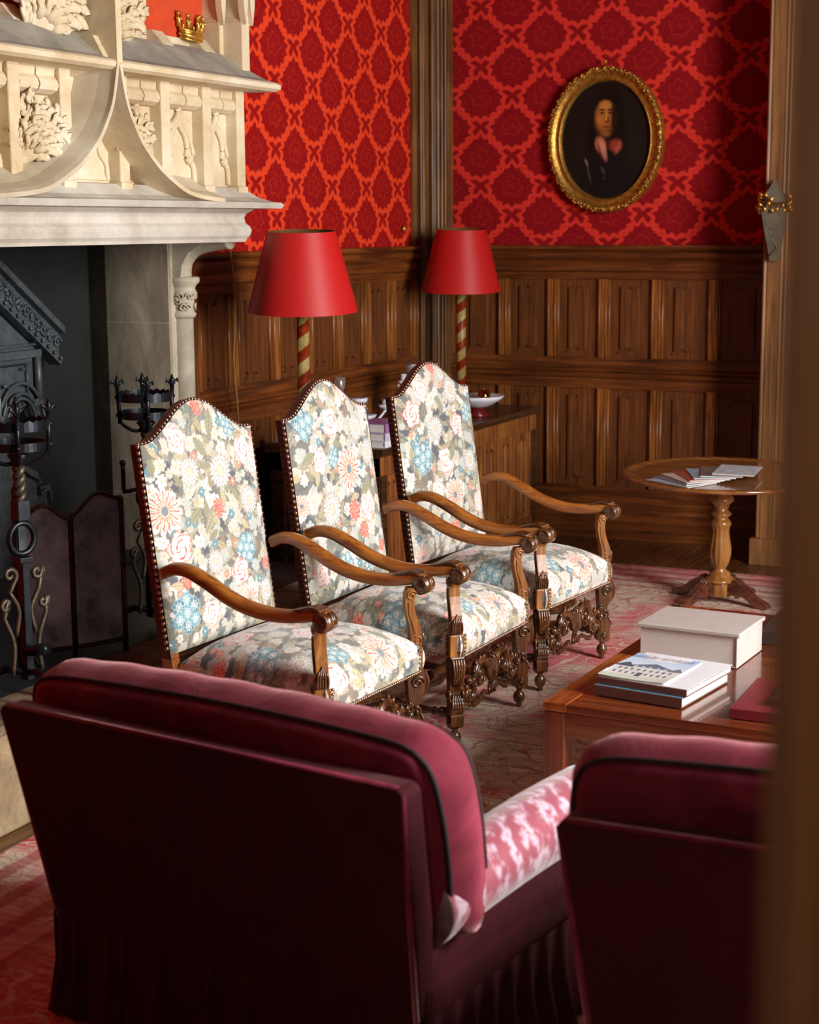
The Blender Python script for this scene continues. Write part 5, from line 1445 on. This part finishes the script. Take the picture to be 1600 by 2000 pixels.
# ------------------------------------------------------------------ oval portrait
pf = thing('oval_portrait', 'oval portrait of a long-haired man in a carved gilt frame on the back wall', 'painting', (-3.448, 10.19, 2.522))
A_, B_ = .375, .445
w = MB(); seg = 96
prof = [(0.0, -.02), (0.0, .055), (-.012, .068), (-.03, .064), (-.045, .05), (-.055, .045), (-.068, .05), (-.078, .045), (-.088, .03), (-.09, .018)]
vs = []
for k in range(seg):
    t = 2 * pi * k / seg
    for o_, d in prof: vs.append(((A_ + o_) * cos(t), -d, (B_ + o_) * sin(t)))
m = len(prof)
w.add(vs, [(k * m + i, k * m + i + 1, ((k + 1) % seg) * m + i + 1, ((k + 1) % seg) * m + i) for k in range(seg) for i in range(m - 1)], True)
R = random.Random(9)
for k in range(150):
    t = 2 * pi * (k + R.uniform(-.2, .2)) / 150; o_ = R.choice((-.004, -.014, -.024)); 
    w.ball(((A_ + o_) * cos(t), -.066 + R.uniform(-.006, .004), (B_ + o_) * sin(t)), R.uniform(.006, .012), 7, 4)
for k in range(44):
    t = 2 * pi * k / 44; c0 = Vector(((A_ - .016) * cos(t), -.064, (B_ - .016) * sin(t)))
    tn = Vector((-sin(t), 0, cos(t))); rn = Vector((cos(t), 0, sin(t)))
    P = [tuple(c0 + tn * (.024 * (i / 8 - .5)) + rn * .012 * sin(i / 8 * 5.5) + Vector((0, -.007 * sin(i / 8 * pi), 0))) for i in range(9)]
    w.tube(P, [.004, .006, .007, .007, .007, .006, .006, .005, .003], 6)
w.tube([((A_ - .074) * cos(2 * pi * k / 80), -.05, (B_ - .074) * sin(2 * pi * k / 80)) for k in range(80)], .006, 6, closed=True, up=(0, 1, 0))
w.build('gilt_frame', GOLDF, pf)
w = MB(); w.tube([(0, -.02, B_ - .01), (0, -.045, B_ + .02), (0, -.05, B_ + .03)], .006, 6); w.ball((0, -.05, B_ + .03), .01, 6, 4); w.build('hanging_knob', GOLDC, pf)
pw, ph = .60, .74
cv = Canvas(pw, ph, .0022, rgb('#120e08'))
def soft(cx, cy, rx, ry, c, k=1.0, p=2, rot=0):
    if cy > .33 and rx < .2:
        cx = .30 + (cx - .295) * 1.33; cy = .515 + (cy - .515) * 1.33; rx *= 1.33; ry *= 1.33
    dx = cv.X - cx; dy = cv.Y - cy; u = (dx * cos(rot) + dy * sin(rot)) / rx; v = (-dx * sin(rot) + dy * cos(rot)) / ry
    m = (np.clip(1.25 - (np.abs(u) ** p + np.abs(v) ** p), 0, 1) * k)[..., None]; m = m * m * (3 - 2 * m)
    cv.a[:] = cv.a * (1 - m) + rgb(c) * m
soft(.33, .30, .25, .30, '#16140c', .8)
soft(.30, .53, .095, .15, '#0b0604', 1.0)            # hair
soft(.235, .40, .05, .12, '#0c0705', 1.0); soft(.36, .42, .05, .12, '#0c0705', 1.0)
soft(.30, .16, .20, .20, '#0a0b0a', 1.0)             # coat
soft(.292, .50, .056, .088, '#6b3b14', .95)          # face
soft(.282, .515, .045, .075, '#a8642a', .75)
soft(.292, .565, .035, .028, '#bb7836', .7)           # brow
soft(.276, .545, .018, .006, '#46240d', .9); soft(.314, .545, .015, .006, '#3b1d0b', .9)
soft(.276, .531, .012, .006, '#2a1308', .95); soft(.314, .531, .010, .006, '#241006', .95)
soft(.297, .515, .006, .030, '#c4803c', .7); soft(.305, .50, .006, .02, '#5a3012', .8); soft(.298, .490, .012, .006, '#5c2e12', .8)
soft(.262, .500, .016, .02, '#b56a30', .6); soft(.295, .468, .020, .006, '#7c2e19', .95); soft(.295, .455, .014, .005, '#8b5426', .6)
soft(.294, .435, .025, .014, '#8a5223', .7); soft(.335, .50, .016, .08, '#160b05', .8)
soft(.27, .385, .030, .045, '#b8674a', .85, rot=.3); soft(.285, .36, .016, .06, '#c9836a', .6, rot=.25); soft(.265, .36, .008, .05, '#5a2418', .6, rot=.3)
soft(.345, .38, .036, .036, '#8c3a26', .85, rot=-.3); soft(.355, .37, .014, .04, '#b05a42', .5, rot=-.4); soft(.31, .385, .010, .03, '#4c1d12', .8)
soft(.175, .235, .010, .030, '#6f6350', .8, rot=.3); soft(.19, .17, .006, .07, '#4a4438', .7, rot=.25); soft(.285, .185, .010, .03, '#4a463a', .6, rot=.5); soft(.29, .135, .008, .012, '#3c392e', .6)
w = MB(); vs = [(0, -.026, 0)]; rings = 90; sg = 128
for i in range(1, rings + 1):
    for k in range(sg):
        t = 2 * pi * k / sg; vs.append(((A_ - .086) * i / rings * cos(t), -.026, (B_ - .086) * i / rings * sin(t)))
w.v = vs; w.f = [(0, 1 + (k + 1) % sg, 1 + k) for k in range(sg)] + [(1 + (i - 1) * sg + k, 1 + (i - 1) * sg + (k + 1) % sg, 1 + i * sg + (k + 1) % sg, 1 + i * sg + k) for i in range(1, rings) for k in range(sg)]
w.sm = [True] * len(w.f)
o = w.build('canvas', PAINTING, pf); paint(o, [p[0] + .30 for p in vs], [p[2] + .37 for p in vs], cv)
# small wall knob by the corner
w = MB(); w.lathe([(.012, 0), (.012, .01), (.02, .015), (.018, .03), (.005, .035)], 12, (XA, 9.72, 1.985), 'X')
tag(w.build('brass_wall_knob', GOLDC), 'tiny brass knob on the red damask above the dado near the corner post', 'knob')

# carved bracket sconce on the pier
sk = thing('carved_bracket', 'grey-green carved bracket with gilt leaves fixed high on the pale pier', 'bracket', (-2.25, 9.66, 1.79))
GB = plain('grey_green_paint', hexc('#5f5a4b'), .5, 0, .3, 14, .2)
w = MB()
pts = [(.012, 0), (.03, .0), (.045, .10), (.065, .22), (.075, .30)]
vs = []
for r, z_ in pts:
    for k in range(4):
        a = pi / 4 + k * pi / 2; vs.append((r * 1.2 * cos(a), r * 1.2 * sin(a) + .04 - r, z_))
w.add(vs, [(i * 4 + k, i * 4 + (k + 1) % 4, i * 4 + 4 + (k + 1) % 4, i * 4 + 4 + k) for i in range(4) for k in range(4)] + [(3, 2, 1, 0), (16, 17, 18, 19)])
w.build('tapered_body', GB, sk, bevel=.006)
w = MB()
for r in (.02, .03): w.tube(spiral((.0, -.068, .2), r, r * .6, 0, 1, 16, 'XZ'), .005, 6)
w.tube(cat_curve([(-.02, -.03, .03), (.02, -.04, .08), (-.01, -.05, .13), (.02, -.06, .16)], 5), .005, 6)
w.build('relief', GB, sk)
w = MB(); w.prism([(-.055, .33), (.055, .33), (.06, .36), (.03, .40), (0, .46), (-.02, .42), (-.05, .38)], -.06, .02, 'Y'); w.build('finial', GB, sk, bevel=.008)
w = MB(); R = random.Random(8)
for k in range(26):
    a = pi + R.uniform(-.6, pi + .6); zz = R.uniform(.27, .375); rr = .07 + .02 * R.random()
    p = Vector((rr * cos(a), rr * .8 * sin(a) - .03, zz)); d = Vector((cos(a), sin(a), .3)).normalized()
    w.tube([tuple(p - d * .01), tuple(p + d * .012), tuple(p + d * .02 + Vector((0, 0, .012)))], [.008, .012, .005], 6)
w.build('gilt_leaves', GOLDC, sk)

# ------------------------------------------------------------------ light
def area(name, loc, target, sx, sy, power, color):
    l = bpy.data.lights.new(name, 'AREA'); l.shape = 'RECTANGLE'; l.size = sx; l.size_y = sy; l.energy = power; l.color = color
    o = bpy.data.objects.new(name, l); COL.objects.link(o); o.location = loc
    d = Vector(target) - Vector(loc); o.rotation_euler = d.to_track_quat('-Z', 'Y').to_euler(); return o
area('window_daylight', (XR + .12, 4.75, 2.55), (-4.6, 6.4, 1.2), 1.5, 2.7, 680, (1.0, .975, .955))
# unseen fill lamp added behind the camera to brighten the near door jamb
area('jamb_fill', (-.9, -1.2, 2.6), (-.2, 1.0, 1.6), 1.0, 1.0, 16, (1.0, .82, .6))

wd = bpy.data.worlds.new('world'); bpy.context.scene.world = wd; wd.use_nodes = True
wd.node_tree.nodes['Background'].inputs[0].default_value = (.55, .62, .75, 1); wd.node_tree.nodes['Background'].inputs[1].default_value = .12
vs_ = bpy.context.scene.view_settings; vs_.view_transform = 'Standard'; vs_.look = 'None'; vs_.exposure = 0.0
